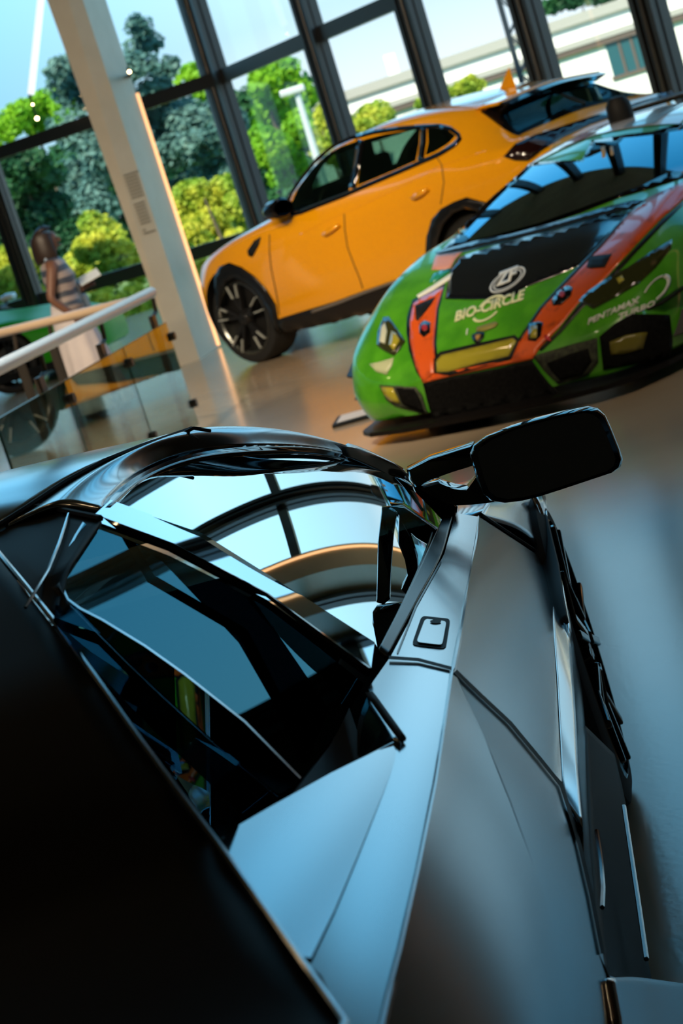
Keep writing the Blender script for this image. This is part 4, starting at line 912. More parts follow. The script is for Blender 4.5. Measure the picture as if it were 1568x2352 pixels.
sd('wing_vent', c4((298, 715), (330, 670), (362, 650), (352, 690), (322, 745), (305, 740)), blk_mat, lift=.006)
def line(name, pts, wd, m):
    P = [Vector((x, y)) for x, y in pts]; a, b = [], []
    for i, p in enumerate(P):
        t = (P[min(i + 1, len(P) - 1)] - P[max(i - 1, 0)]).normalized(); n = Vector((-t.y, t.x)) * wd / 2
        a.append(tuple(p + n)); b.append(tuple(p - n))
    return sd(name, a + b[::-1], m, step=8, lift=.003)
gapm = mat('panel_gap_brown', (.10, .04, .002), .7)
line('door_gap', c4((745, 545), (748, 620), (760, 700), (790, 780), (815, 840), (830, 890)), 2.2, gapm)
line('door_gap', c4((400, 640), (400, 720), (408, 800), (425, 880), (440, 960), (445, 1010)), 2.2, gapm)
line('door_gap', c4((1170, 280), (1195, 320), (1205, 400), (1190, 500)), 2.0, gapm)
line('shoulder_crease', c4((540, 640), (700, 560), (860, 490), (1060, 395), (1200, 320), (1400, 255)), 2.0, yellow)
for P_ in (c4((650, 640), (680, 610), (715, 590), (730, 600), (700, 625), (665, 645)), c4((1060, 470), (1090, 445), (1130, 425), (1140, 436), (1110, 460), (1075, 478))):
    sd('door_handle', P_, yellow, lift=.03, thick=.025)
# rear: glass, spoiler, lamps
c1_ = lambda *P: [(1100 + x / 3.3504, 150 + y / 3.3511) for x, y in P]
def quad_grid(a, b, c, d, n=10): return loft([[a, b], [d, c]], n, n, False)
def on_body(u, v, up=.0):
    h = sbvh.ray_cast(Vector((u, v, 3.)), Vector((0, 0, -1)))[0]; return h + Vector((0, 0, up))
def body_patch(name, u0, u1, v0, v1, m, lift, n=14, label=None):
    V = []
    for i in range(n + 1):
        for j in range(n + 1):
            t, q = i / n, j / n; u = u0 + (u1 - u0) * t; hv_ = v0 + (v1 - v0) * t; V.append(on_body(u, -hv_ + 2 * hv_ * q, lift))
    o = obj(name, V, [(i * (n + 1) + j, i * (n + 1) + j + 1, (i + 1) * (n + 1) + j + 1, (i + 1) * (n + 1) + j) for i in range(n) for j in range(n)], m, suv, True)
    if label: o['label'] = label
    return o
body_patch('windscreen', -.78, -1.33, .64, .57, suv_glass, .004, label='tinted windscreen')
body_patch('rear_window_surround', -3.02, -3.46, .60, .76, blk_gloss, .004)
body_patch('rear_window', -3.06, -3.42, .52, .70, suv_rear, .010, label='blue reflecting rear window')
vf = loft([[(-2.98, -.60, 1.515), (-2.98, 0, 1.555), (-2.98, .60, 1.515)], [(-3.22, -.60, 1.50), (-3.24, 0, 1.535), (-3.22, .60, 1.50)]], 24, 4, False)
obj('roof_spoiler', vf[0], vf[1], yellow, suv, True, solid=.02)
vf = loft([[(-3.20, -.60, 1.497), (-3.22, 0, 1.532), (-3.20, .60, 1.497)], [(-3.30, -.59, 1.465), (-3.32, 0, 1.50), (-3.30, .59, 1.465)], [(-3.18, -.58, 1.43), (-3.2, 0, 1.465), (-3.18, .58, 1.43)]], 24, 4, False)
obj('spoiler_edge', vf[0], vf[1], blk_gloss, suv, True, solid=.01)['label'] = 'black trailing edge of the roof spoiler'
MB().bar(on_body(-3.08, -.02, .016), on_body(-3.42, -.10, .016), .02, .012).build('rear_wiper', blk_mat, suv, False)
sd('tail_lamp', c1_((190, 705), (280, 610), (420, 545), (560, 500), (800, 420), (1040, 345), (1050, 390), (850, 460), (640, 560), (480, 660), (380, 735), (280, 735)), mat('dark_tail_lamp', (.012, .003, .003), .12), lift=.008, mir=False, label='dark tail lamp band')
sd('badge_strip', c1_((1040, 345), (1300, 270), (1500, 215), (1510, 235), (1320, 300), (1060, 385)), mat('dark_band', (.01, .01, .012), .2), lift=.008, mir=False)
sd('tail_lamp', c1_((1362, 240), (1470, 195), (1510, 225), (1410, 262)), mat('blue_lens', (.08, .16, .3), .1), lift=.012, mir=False, label='blue shining tail lamp end')
an = Y.pv(1154, 187, 0)
MB().add([(an.x - .12, 0, an.z - .09), (an.x + .10, 0, an.z - .09), (an.x - .10, 0, an.z + .09), (an.x - .02, .025, an.z - .09), (an.x - .02, -.025, an.z - .09)], [(0, 3, 2), (3, 1, 2), (1, 4, 2), (4, 0, 2), (0, 4, 1, 3)]).build('roof_aerial', yellow, suv, False)
# mirrors
for s in (1, -1):
    c = Y.pv(634, 482, 1.0); c = Vector((c.x, s * 1.0, c.z))
    mm = MB(); n = 16
    for (dx, sc) in ((-.09, .8), (-.07, 1.), (.02, .95), (.09, .6), (.11, .2)):
        mm.v += [c + Vector((dx, s * .13 * sc * math.cos(2 * PI * k / n), .085 * sc * math.sin(2 * PI * k / n))) for k in range(n)]
    mm.f = [(i * n + k, i * n + (k + 1) % n, (i + 1) * n + (k + 1) % n, (i + 1) * n + k) for i in range(4) for k in range(n)] + [tuple(range(n)), tuple(4 * n + k for k in range(n))]
    md_ = mm.build('door_mirror', blk_gloss, suv)
    MB().bar((c.x, s * .86, c.z - .06), (c.x, s * .96, c.z - .04), .06, .05).build('mirror_stalk', blk_gloss, md_, False)
    MB().lathe([(.0001, 0), (.085, 0)], 'z', 20).build('mirror_glass', mirror_m, md_).matrix_local = Matrix.Translation(c + Vector((-.093, 0, 0))) @ Matrix.Rotation(PI / 2, 4, 'Y') @ Matrix.Diagonal((.75, 1.15, 1, 1))
# wheels: five pairs of bright-edged blades
def suv_wheel(nm, c, s):
    w = bpy.data.objects.new(nm, None); COL.objects.link(w); w.parent = suv; w.location = c; w.empty_display_size = .1
    rr, rt, wd = .315, .405, .30
    MB().lathe([(rr - .005, s * -wd), (rt - .04, s * -wd), (rt, s * (-wd + .04)), (rt, s * -.045), (rt - .02, s * -.012), (rr + .02, 0), (rr - .004, s * -.01)], 'y', 64).build('tyre', rubber, w)
    MB().lathe([(rr + .004, s * .0), (rr - .006, s * .002), (rr - .022, s * -.012), (rr - .03, s * -.10), (rr - .03, s * -wd)], 'y', 64).build('rim', mat('dark_silver', (.16, .17, .16), .25, .9), w)
    MB().lathe([(.0001, s * -.085), (rr * .95, s * -.085)], 'y', 40).build('brake_disc', blk_mat, w)
    for k in range(5):
        for d in (-1, 1):
            a = 2 * PI * k / 5 + d * .20 + .3; a0 = 2 * PI * k / 5 + d * .06 + .3
            p0 = Vector((math.cos(a0) * .07, s * -.03, math.sin(a0) * .07)); p1 = Vector((math.cos(a) * (rr - .012), s * -.012, math.sin(a) * (rr - .012)))
            pm = p0.lerp(p1, .52)
            sp = MB().bar(p0, p1, .03, .045, (0, 1, 0)).build('spoke', rim_dark, w, False, bevel=.004)
            MB().bar(pm + Vector((0, s * .024, 0)), p1 + Vector((0, s * .020, 0)), .008, .034, (0, 1, 0)).build('spoke_edge', silver, sp, False)
    MB().lathe([(.0001, s * .012), (.05, s * .008), (.075, s * -.02), (.08, s * -.08)], 'y', 24).build('hub', rim_dark, w)
for s in (1, -1):
    suv_wheel('front_wheel', (0, s * .90, .405), s); suv_wheel('rear_wheel', (-2.86, s * .91, .405), s)

# ================================================================== THE GREEN RACING CAR
R = Frame(1.479, 10.528, 4.059, .97)
rac = R.root('racing_car', 'green, orange and black racing car with sponsor lettering, nose towards the camera', 'car')
ra_st = [
 (1.06, prof((0, .12), (.40, .12), (.52, .13), (.56, .20), (.50, .27), (.36, .295), (.18, .30), (0, .30))),
 (.99, prof((0, .11), (.55, .11), (.74, .12), (.79, .24), (.73, .34), (.52, .375), (.30, .39), (0, .39))),
 (.86, prof((0, .11), (.70, .11), (.88, .13), (.93, .28), (.88, .43), (.70, .49), (.38, .47), (0, .475))),
 (.65, prof((0, .11), (.80, .11), (.96, .14), (.99, .34), (.95, .53), (.78, .63), (.42, .58), (0, .585))),
 (.35, prof((0, .11), (.85, .11), (1.0, .14), (1.02, .38), (.99, .62), (.82, .755), (.46, .705), (0, .71))),
 (.10, prof((0, .11), (.85, .11), (1.0, .14), (1.02, .40), (.99, .67), (.82, .82), (.50, .795), (0, .80))),
 (-.12, prof((0, .11), (.85, .11), (1.0, .14), (1.02, .40), (.99, .68), (.84, .85), (.66, .865), (0, .885))),
 (-.40, prof((0, .11), (.85, .11), (.99, .14), (1.01, .40), (.97, .67), (.86, .84), (.67, .935), (0, 1.005))),
 (-.75, prof((0, .11), (.85, .11), (.98, .14), (.99, .40), (.96, .66), (.85, .83), (.58, 1.06), (0, 1.155))),
 (-1.1, prof((0, .11), (.85, .11), (.98, .14), (.99, .40), (.96, .67), (.85, .84), (.53, 1.15), (0, 1.215))),
 (-1.6, prof((0, .11), (.85, .11), (.98, .14), (1.0, .42), (.98, .70), (.87, .87), (.53, 1.17), (0, 1.225))),
 (-2.2, prof((0, .11), (.85, .11), (.99, .14), (1.03, .45), (1.01, .76), (.88, .92), (.54, 1.10), (0, 1.16))),
 (-2.9, prof((0, .14), (.85, .14), (.99, .18), (1.03, .48), (1.01, .80), (.88, .90), (.5, .94), (0, .97))),
 (-3.35, prof((0, .25), (.80, .25), (.92, .30), (.96, .55), (.94, .80), (.84, .88), (.5, .90), (0, .91))),
 (-3.45, prof((0, .35), (.70, .35), (.80, .40), (.84, .6), (.82, .75), (.74, .82), (.5, .84), (0, .85)))]
rv_, rf_ = sections(ra_st, 5, 6)
rbvh = bvh_of(rv_, rf_)
rb = obj('body', rv_, rf_, green, rac, True)
cut_cyl(rb, [(0, .34)], .40, -1.3, -.70, blk_mat); cut_cyl(rb, [(0, .34)], .40, .70, 1.3, blk_mat)
cut_cyl(rb, [(-2.62, .35)], .41, -1.3, -.70, blk_mat); cut_cyl(rb, [(-2.62, .35)], .41, .70, 1.3, blk_mat)
def rd(name, pts, m, label=None, parent=None, step=10, lift=.004, thick=.004):
    o = decal(name, pts, R, rbvh, m, parent or rac, step, lift, thick)
    if o and label: o['label'] = label
    return o
def rw(name, vf, m, label=None, lift=.008, parent=None):
    o = wrap(name, vf[0], vf[1], R, rbvh, m, parent or rac, lift, .002)
    if o and label: o['label'] = label
    return o
c5 = lambda *P: [(800 + x / 2.0417, 200 + y / 2.0417) for x, y in P]
yel_film = mat('yellow_tinted_film', (.36, .32, .03), .12, 0., .6, .6); smoke = mat('smoked_lamp_cover', (.030, .034, .010), .10, 0., .5, .5)
grille = noisy('black_grille', (.003, .003, .003), (.008, .008, .008), 60., .6, spec=.06); rub_edge = noisy('dusty_black', (.012, .014, .010), (.05, .06, .03), 40., .7)
hood_blk = mat('gloss_black_bonnet', (.005, .006, .009), .10, 0., .5, .5)
# black bonnet zone and cowl
rd('bonnet_panel', c5((455, 995), (462, 930), (478, 860), (515, 800), (600, 772), (720, 735), (850, 700), (980, 672), (1120, 625), (1250, 585), (1330, 572), (1310, 620), (1250, 690), (1160, 770), (1085, 838), (1010, 872), (900, 915), (820, 945), (775, 985), (700, 995), (580, 998)), hood_blk, 'gloss black bonnet panel')
rd('cowl_strip', c5((490, 765), (600, 735), (760, 705), (900, 668), (1040, 628), (1200, 580), (1340, 545), (1400, 545), (1330, 585), (1200, 612), (1040, 655), (880, 698), (720, 735), (560, 775), (430, 795), (410, 790)), mat('blue_black_cowl', (.03, .05, .08), .12, .6, .6), lift=.02)
# orange stripes with black edging
rd('stripe_edging', c5((300, 1000), (345, 978), (455, 922), (425, 1040), (412, 1200), (425, 1340), (360, 1395), (320, 1340), (285, 1240), (272, 1150), (275, 1080)), carbon, lift=.003)
rd('orange_stripe', c5((345, 988), (448, 938), (416, 1040), (402, 1200), (412, 1345), (350, 1385), (318, 1310), (292, 1200), (290, 1100), (305, 1020)), orange, 'orange stripe on the right wing', lift=.006)
rd('orange_stripe', c5((350, 1388), (410, 1345), (500, 1330), (640, 1303), (762, 1280), (800, 1190), (905, 1035), (1050, 880), (1190, 735), (1290, 625), (1380, 535), (1470, 492), (1568, 450), (1640, 420), (1640, 480), (1568, 532), (1460, 625), (1345, 745), (1200, 905), (1080, 1015), (985, 1135), (900, 1222), (866, 1275), (700, 1310), (500, 1350)), orange, 'long orange stripe running up from the nose', lift=.006)
rd('stripe_edging', c5((985, 1145), (1085, 1020), (1205, 910), (1350, 750), (1465, 630), (1568, 540), (1568, 552), (1475, 645), (1360, 765), (1215, 925), (1095, 1040), (1000, 1150), (905, 1240), (895, 1232)), carbon, lift=.005)
rd('stripe_edging', c5((795, 1190), (900, 1035), (1045, 880), (1185, 735), (1285, 625), (1290, 632), (1195, 742), (1058, 888), (912, 1040), (806, 1196)), carbon, lift=.007)
# white and teal sponsor bands on the right wing
teal_v = mat('teal_band', (.02, .28, .20), .25, 0., .5, .6)
rd('sponsor_band', c5((320, 980), (400, 930), (490, 870), (478, 905), (400, 955), (330, 992)), white_vinyl, lift=.006)
rd('sponsor_band', c5((410, 790), (540, 772), (500, 810), (480, 850), (440, 860), (390, 860)), mat('red_white_band', (.62, .30, .26), .3), lift=.006)
rd('sponsor_band', c5((400, 880), (440, 862), (480, 855), (470, 870), (410, 915), (380, 920)), teal_v, lift=.006)
rd('sponsor_band', c5((100, 1300), (150, 1290), (215, 1270), (205, 1310), (180, 1350), (130, 1335)), mat('pale_band', (.45, .50, .30), .4), lift=.006)
# openings and fittings in the stripes
for P_ in (c5((315, 1030), (410, 990), (385, 1030), (330, 1100), (318, 1095)), c5((1120, 850), (1135, 800), (1238, 788), (1205, 850), (1140, 855))): rd('stripe_vent', P_, blk_mat, lift=.010)
for P_, q_ in ((c5((335, 1120), (360, 1100), (388, 1110), (385, 1155), (355, 1178), (336, 1160)), (362, 1137)), (c5((955, 1005), (985, 965), (1030, 935), (1055, 945), (1045, 985), (1000, 1025), (962, 1030)), (1006, 980))):
    f_ = rd('tow_ring_recess', P_, blk_gloss, lift=.010)
    v2, f2 = ring2d(c5(q_)[0], (7, -2), (2, 7), .05, 1.); rw('red_pin', (v2, f2), mat('red_plastic', (.35, .01, .01), .3), lift=.016, parent=f_)
f_ = rd('tow_hook_plate', c5((850, 1115), (895, 1105), (915, 1110), (905, 1170), (880, 1195), (845, 1190)), blk_gloss, lift=.010)
rd('tow_hook_window', c5((858, 1130), (890, 1125), (888, 1180), (856, 1182)), yel_film, lift=.014, parent=f_)
rd('red_strap', c5((920, 1165), (945, 1172), (955, 1195), (930, 1190)), mat('red_strap', (.5, .02, .03), .5), lift=.012)
# front film panel between the stripes, crest, lettering
rd('film_edge', c5((405, 1345), (402, 1280), (430, 1245), (600, 1205), (782, 1165), (806, 1186), (768, 1276), (640, 1310), (480, 1352)), blk_mat, lift=.0065)
rd('front_film', c5((418, 1340), (416, 1290), (440, 1262), (610, 1222), (775, 1182), (792, 1194), (755, 1264), (620, 1296), (470, 1338)), yel_film, 'yellow film across the nose', lift=.011)
cr_ = rd('crest', c5((580, 1168), (605, 1156), (640, 1155), (635, 1180), (605, 1210), (588, 1195)), carbon, 'small dark shield crest', lift=.010)
rd('crest_emblem', c5((598, 1172), (625, 1166), (620, 1182), (606, 1194)), mat('crest_gold', (.45, .25, .04), .4), lift=.014, parent=cr_)
em = lambda L, a: (L * math.cos(a), -L * math.sin(a))
a_ = math.radians(21)
tb = text2d('BIO-CIRCLE', c5((498, 1104))[0], em(32, math.radians(18)), (6, -33), True)
rw('lettering', tb, cream_vinyl, 'pale sponsor lettering across the bonnet')
v2, f2 = ring2d(c5((668, 1045))[0], em(38, a_), (7, -30), .84, 1., 30, .5, 2.6); rw('sponsor_swoosh', (v2, f2), cream_vinyl)
v2, f2 = ring2d(c5((655, 1040))[0], em(38, a_), (7, -30), .84, 1., 30, 3.6, 5.6); rw('sponsor_swoosh', (v2, f2), cream_vinyl)
rw('lettering', text2d('i', c5((553, 1165))[0], em(18, a_), (3, -20), True), white_vinyl)
rd('small_sticker', c5((600, 1150), (605, 1130), (690, 1105), (705, 1112), (690, 1130), (640, 1148)), mat('olive_sticker', (.24, .22, .04), .5), lift=.009)
grey_v = mat('grey_lettering', (.62, .66, .66), .35)
zc = c5((748, 908))[0]
v2, f2 = ring2d(zc, em(43, a_), (9, -26), .90, 1.); rw('logo_ring', (v2, f2), grey_v)
v2, f2 = ring2d(zc, em(43, a_), (9, -26), .74, .80); rw('logo_ring', (v2, f2), grey_v)
rw('lettering', text2d('ZF', c5((695, 938))[0], em(43, a_), (10, -44), True, .92), grey_v, 'grey letters in a double ring on the black bonnet')
rw('lettering', text2d('PENTAMAX', c5((1122, 1118))[0], em(24, math.radians(24)), (4, -20), True, 1.0), white_vinyl, 'white sponsor lettering on the left wing')
rw('lettering', text2d('TURBO', c5((1262, 1094))[0], em(27, math.radians(22)), (4, -19), True, 1.02), white_vinyl)
v2, f2 = ring2d(c5((1440, 950))[0], em(36, math.radians(28)), (6, -30), .74, 1., 30, -1.4, 1.1); rw('sponsor_arc', (v2, f2), white_vinyl)
v2, f2 = ring2d(c5((1440, 950))[0], em(36, math.radians(28)), (6, -30), .82, .96, 30, 1.2, 2.9); rw('sponsor_arc', (v2, f2), white_vinyl)
# lamps
hl_ = rd('head_lamp', c5((1082, 1005), (1125, 962), (1210, 905), (1310, 850), (1420, 775), (1515, 718), (1510, 760), (1440, 850), (1360, 925), (1260, 985), (1150, 1042)), smoke, 'smoked left head lamp', lift=.008)
rd('lamp_glint', c5((1258, 905), (1285, 890), (1295, 910), (1270, 928)), mat('lamp_yellow', (.5, .45, .06), .2), lift=.013, parent=hl_)
hl2 = rd('head_lamp', c5((135, 1215), (140, 1150), (165, 1085), (190, 1080), (225, 1130), (268, 1195), (240, 1235), (215, 1262), (170, 1240)), smoke, 'smoked right head lamp', lift=.008)
rd('lamp_glint', c5((150, 1200), (158, 1130), (175, 1110), (185, 1150), (175, 1210)), mat('pale_film', (.55, .58, .45), .2), lift=.013, parent=hl2)
rd('lamp_glint', c5((195, 1215), (205, 1150), (225, 1160), (245, 1195), (215, 1240)), yel_film, lift=.013, parent=hl2)
# lower intakes
rd('centre_intake', c5((352, 1390), (500, 1356), (700, 1318), (862, 1280), (905, 1340), (985, 1440), (880, 1470), (700, 1500), (540, 1530), (395, 1555), (372, 1470)), grille, 'wide black intake under the nose', lift=.008)
rd('side_intake_frame', c5((868, 1262), (960, 1235), (1060, 1205), (1168, 1175), (1172, 1290), (1120, 1352), (1040, 1378), (985, 1392), (920, 1330)), rub_edge, lift=.008)
rd('side_intake', c5((935, 1292), (1030, 1255), (1125, 1225), (1142, 1285), (1095, 1345), (1000, 1375), (960, 1335)), grille, lift=.012, label='black intake beside the nose')
rd('side_intake_frame', c5((1178, 1170), (1250, 1110), (1330, 1065), (1500, 1068), (1515, 1180), (1510, 1262), (1400, 1285), (1300, 1305), (1195, 1325)), grille, lift=.008)
rd('fog_lamp', c5((1225, 1195), (1300, 1165), (1395, 1148), (1375, 1222), (1290, 1248), (1232, 1252)), mat('dim_yellow_lamp', (.16, .14, .02), .25), lift=.014, label='dim yellow fog lamp')
rd('side_intake_frame', c5((148, 1398), (220, 1402), (318, 1405), (345, 1440), (375, 1535), (300, 1515), (220, 1495), (180, 1465)), rub_edge, lift=.008)
rd('side_intake', c5((228, 1412), (312, 1412), (338, 1460), (362, 1525), (300, 1505), (258, 1485)), grille, lift=.012)
rd('fog_lamp', c5((160, 1405), (215, 1412), (248, 1482), (200, 1470), (172, 1440)), yel_film, lift=.013)
# cabin glass, roof bands
r_glass = glass('racing_windscreen', (.10, .10, .10), .30, .85, .01, .4, (.80, .92, 1.0))
rd('windscreen_edge', c5((432, 772), (470, 735), (560, 630), (650, 535), (715, 478), (790, 415), (850, 358), (980, 348), (1095, 345), (1140, 255), (1300, 225), (1420, 212), (1568, 170), (1640, 150), (1640, 400), (1568, 428), (1400, 482), (1270, 520), (1080, 595), (900, 655), (700, 705), (520, 752)), blk_gloss, lift=.004, label='black windscreen surround')
ws_px = c5((490, 745), (580, 645), (660, 560), (730, 490), (800, 430), (860, 372), (990, 355), (1100, 350), (1145, 268), (1300, 238), (1420, 225), (1568, 200), (1640, 180), (1640, 370), (1568, 395), (1400, 450), (1240, 510), (1080, 570), (900, 635), (700, 690))
def hits(P):
    out = []
    for x, y in P:
        o, d = R.lray(x, y); h = rbvh.ray_cast(o, d)[0]
        if h is not None: out.append(h + Vector((0, 0, .012)))
    return out
wso = smooth_fill('windscreen', ws_px, R, hits(poly2d(ws_px, 30)[0]), r_glass, rac, out=(.5, 0, 1), axis=2, bulge=-.012); wso['label'] = 'windscreen reflecting the hall'
white_p = mat('white_band_paint', (.66, .70, .76), .2, 0., .5, .8); red_p = mat('red_band_paint', (.42, .08, .06), .25, 0., .5, .8); blue_p = mat('ice_blue_band_paint', (.30, .48, .62), .2, 0., .5, .8)
def r_top(u, v, up): return rbvh.ray_cast(Vector((u, v, 3.)), Vector((0, 0, -1)))[0] + Vector((0, 0, up))
def roof_patch(u0, u1, va, vb, m, lift, label, n=16):
    V = [r_top(u0 + (u1 - u0) * i / n, va + (vb - va) * j / n, lift) for i in range(n + 1) for j in range(n + 1)]
    o = obj('roof_band', V, [(i * (n + 1) + j, i * (n + 1) + j + 1, (i + 1) * (n + 1) + j + 1, (i + 1) * (n + 1) + j) for i in range(n) for j in range(n)], m, rac, True); o['label'] = label
roof_patch(-.93, -2.5, -.52, .52, white_p, .006, 'white band across the roof')
roof_patch(-.95, -2.4, -.30, -.10, red_p, .010, 'red band along the roof')
roof_patch(-.95, -2.4, .16, .36, blue_p, .010, 'ice blue band along the roof')
for P_ in (c5((1185, 290), (1205, 285), (1215, 410), (1203, 415)), c5((1228, 290), (1242, 285), (1255, 385), (1240, 392))): rd('roll_cage_bar', P_, mat('yellow_bar', (.42, .26, .05), .4), lift=.014)
pod = R.pv(1423, 258, 0.)
MB().lathe([(.0001, .10), (.05, .09), (.075, .05), (.08, -.02), (.07, -.12)], 'z', 20, pod).build('roof_camera', blk_mat, rac)
# A big front plate, canards, wheels, rear wing, mirrors
pl_t = [(1.00, -.90), (1.10, -.78), (1.17, -.5), (1.20, 0), (1.17, .5), (1.10, .78), (1.00, .90), (.75, .99), (.55, 1.02), (.55, -1.02), (.75, -.99)]
pl_t = [(u + .02, v * .93) for u, v in pl_t]
n = len(pl_t); vv = [Vector((u, v, .085)) for u, v in pl_t] + [Vector((u, v, .06)) for u, v in pl_t]
obj('front_splitter', vv, [tuple(range(n)), tuple(range(2 * n - 1, n - 1, -1))] + [(i, i + n, (i + 1) % n + n, (i + 1) % n) for i in range(n)], carbon_matte, rac, False)['label'] = 'black front splitter close to the floor'
for s in (-1, 1):
    ca = [R.pu(818, 920, .62), R.pu(836, 866, .60), R.pu(872, 914, .84), R.pu(866, 926, .84)]
    ca = [Vector((p.x, s * abs(p.y), p.z)) for p in ca]
    obj('canard', ca, [(0, 1, 2, 3)], carbon_matte, rac, False, solid=.012)
    cb = [Vector((.86, s * .90, .36)), Vector((.60, s * 1.0, .40)), Vector((.60, s * 1.07, .41)), Vector((.80, s * .99, .37))]
    obj('canard', cb, [(0, 1, 2, 3)], carbon_matte, rac, False, solid=.01)
    sport_wheel('front_wheel', rac, (0, s * .985, .34), s, .34, .24, .30, rim_dark, 5)
    sport_wheel('rear_wheel', rac, (-2.62, s * .985, .35), s, .35, .24, .32, rim_dark, 5)
    MB().bar((-3.2, s * .45, .85), (-3.35, s * .45, 1.22), .03, .12).build('wing_stay', carbon, rac, False)
MB().box((-3.5, -.93, 1.20), (-3.2, .93, 1.235)).build('rear_wing', carbon, rac, False, bevel=.01)

# ================================================================== RAILINGS
hr_white = mat('white_handrail', (.78, .80, .82), .25); hr_beige = mat('beige_handrail', (.56, .42, .29), .35)
post_m = mat('dark_bronze_post', (.035, .028, .022), .4); rail_glass = glass('railing_glass', (.46, .58, .54), .05, .55, 0., .35, (.95, 1., .97)); gl_edge = mat('green_glass_edge', (.02, .10, .08), .15)
A_ = at_z(347, 672, 1.0); Bz = at_z(0, 843, 1.0); dW = (Bz - A_); dW.z = 0; dW.normalize(); Bx = A_ + dW * ((Bz - A_).length + 1.2)
A2 = at_z(300, 693, 1.0); B2 = at_z(0, 765, 1.0); dB = (B2 - A2); dB.z = 0; dB.normalize()
def rail_frame(name, label): return thing(name, label, 'railing', Vector((A_.x, A_.y, 0)))
rw1 = rail_frame('glass_railing', 'glass railing with white and beige handrails meeting at a corner by the column')
ow = Vector((A_.x, A_.y, 0))
MB().tube([A_ - ow - dW * .02, A_ - ow, Bx - ow], [.033, .037, .037], 16).build('handrail', hr_white, rw1)
nW = Vector((-dW.y, dW.x, 0))
if nW.dot(EYE - A_) < 0: nW = -nW
def along(px, py): return (at_plane(px, py, A_, nW) - A_).dot(dW)
def onw(t, z, k=0.): return dW * t + nW * k + Vector((0, 0, z))
tp_ = [along(352, 705), along(232, 765), along(92, 838)]
tp_.append(tp_[-1] + (tp_[-1] - tp_[-2]))
for t in tp_:
    MB().bar(onw(t, 0, -.03), onw(t, .86, -.03), .085, .03, nW).build('post', post_m, rw1, False)
    MB().tube([onw(t - .04, .85, -.03), onw(t - .10, .87, -.02), onw(t - .10, .96, -.01)], .014, 8).build('handrail_bracket', post_m, rw1)
def ztop(px, py): return at_plane(px, py, A_, nW).z
gz = ztop(375, 742)
joints = [along(374, 745), along(273, 800), along(138, 885)]; joints.append(joints[-1] + 1.2)
for i in range(3):
    t0, t1 = joints[i] + .008, joints[i + 1] - .008
    pn = MB().bar(onw(t0, gz / 2 + .04, .02), onw(t1, gz / 2 + .04, .02), .012, gz - .08).build('glass_panel', rail_glass, rw1, False)
    MB().bar(onw(t0, gz, .02), onw(t1, gz, .02), .013, .006).build('glass_edge', gl_edge, pn, False)
    MB().bar(onw(t1, .08, .02), onw(t1, gz, .02), .013, .010).build('glass_edge', gl_edge, pn, False)
for t in joints[:3]:
    for z in (gz - .10, .22):
        MB().lathe([(.0001, -.03), (.028, -.03), (.028, .03), (.0001, .03)], 'y', 14).build('glass_clamp', post_m, rw1).matrix_local = Matrix.Translation(onw(t - .02, z, .02)) @ Vector((0, 1, 0)).rotation_difference(nW).to_matrix().to_4x4()
rw2 = rw1
o2 = Vector((A_.x, A_.y, 0)); s2 = Vector((A2.x, A2.y, 0)) - o2
MB().tube([A2 - o2, A2 - o2 + dB * ((B2 - A2).length + 1.0)], .032, 14).build('handrail', hr_beige, rw2)['label'] = 'beige handrail'
nB = Vector((-dB.y, dB.x, 0))
def alongB(px, py): return (at_plane(px, py, A2, nB) - A2).dot(dB)
for px, py in ((32, 790), (108, 830 - 75)):
    t = alongB(px, py)
    MB().bar(s2 + dB * t, s2 + dB * t + Vector((0, 0, .84)), .09, .03, nB).build('post', post_m, rw2, False)
    MB().tube([s2 + dB * t + Vector((0, 0, .83)), s2 + dB * (t - .05) + Vector((0, 0, .97))], .014, 8).build('handrail_bracket', post_m, rw2)

# ================================================================== THE WOMAN
wf = at_z(238, 955, 0.0)
wo = thing('person', 'woman in a patterned sleeveless top and long white skirt walking behind the railing', 'person', Vector((wf.x, wf.y, 0)), math.radians(8))
skin_m = mat('warm_skin', (.17, .075, .045), .5); hair_m = mat('dark_brown_hair', (.022, .011, .008), .45)
def skin_body(name, verts, edges, radii, m, parent, sub=2):
    me = bpy.data.meshes.new(name); me.from_pydata(verts, edges, []); o = bpy.data.objects.new(name, me); COL.objects.link(o)
    md = o.modifiers.new('skin', 'SKIN'); md.use_smooth_shade = True
    for i, r in enumerate(radii): me.skin_vertices[0].data[i].radius = (r, r) if not isinstance(r, tuple) else r
    me.skin_vertices[0].data[0].use_root = True
    s_ = o.modifiers.new('sub', 'SUBSURF'); s_.levels = sub; s_.render_levels = sub
    bpy.context.view_layer.update()
    nm = bpy.data.meshes.new_from_object(o.evaluated_get(bpy.context.evaluated_depsgraph_get())); o.modifiers.clear(); o.data = nm; bpy.data.meshes.remove(me)
    nm.materials.append(m); nm.polygons.foreach_set('use_smooth', [True] * len(nm.polygons)); o.parent = parent; return o
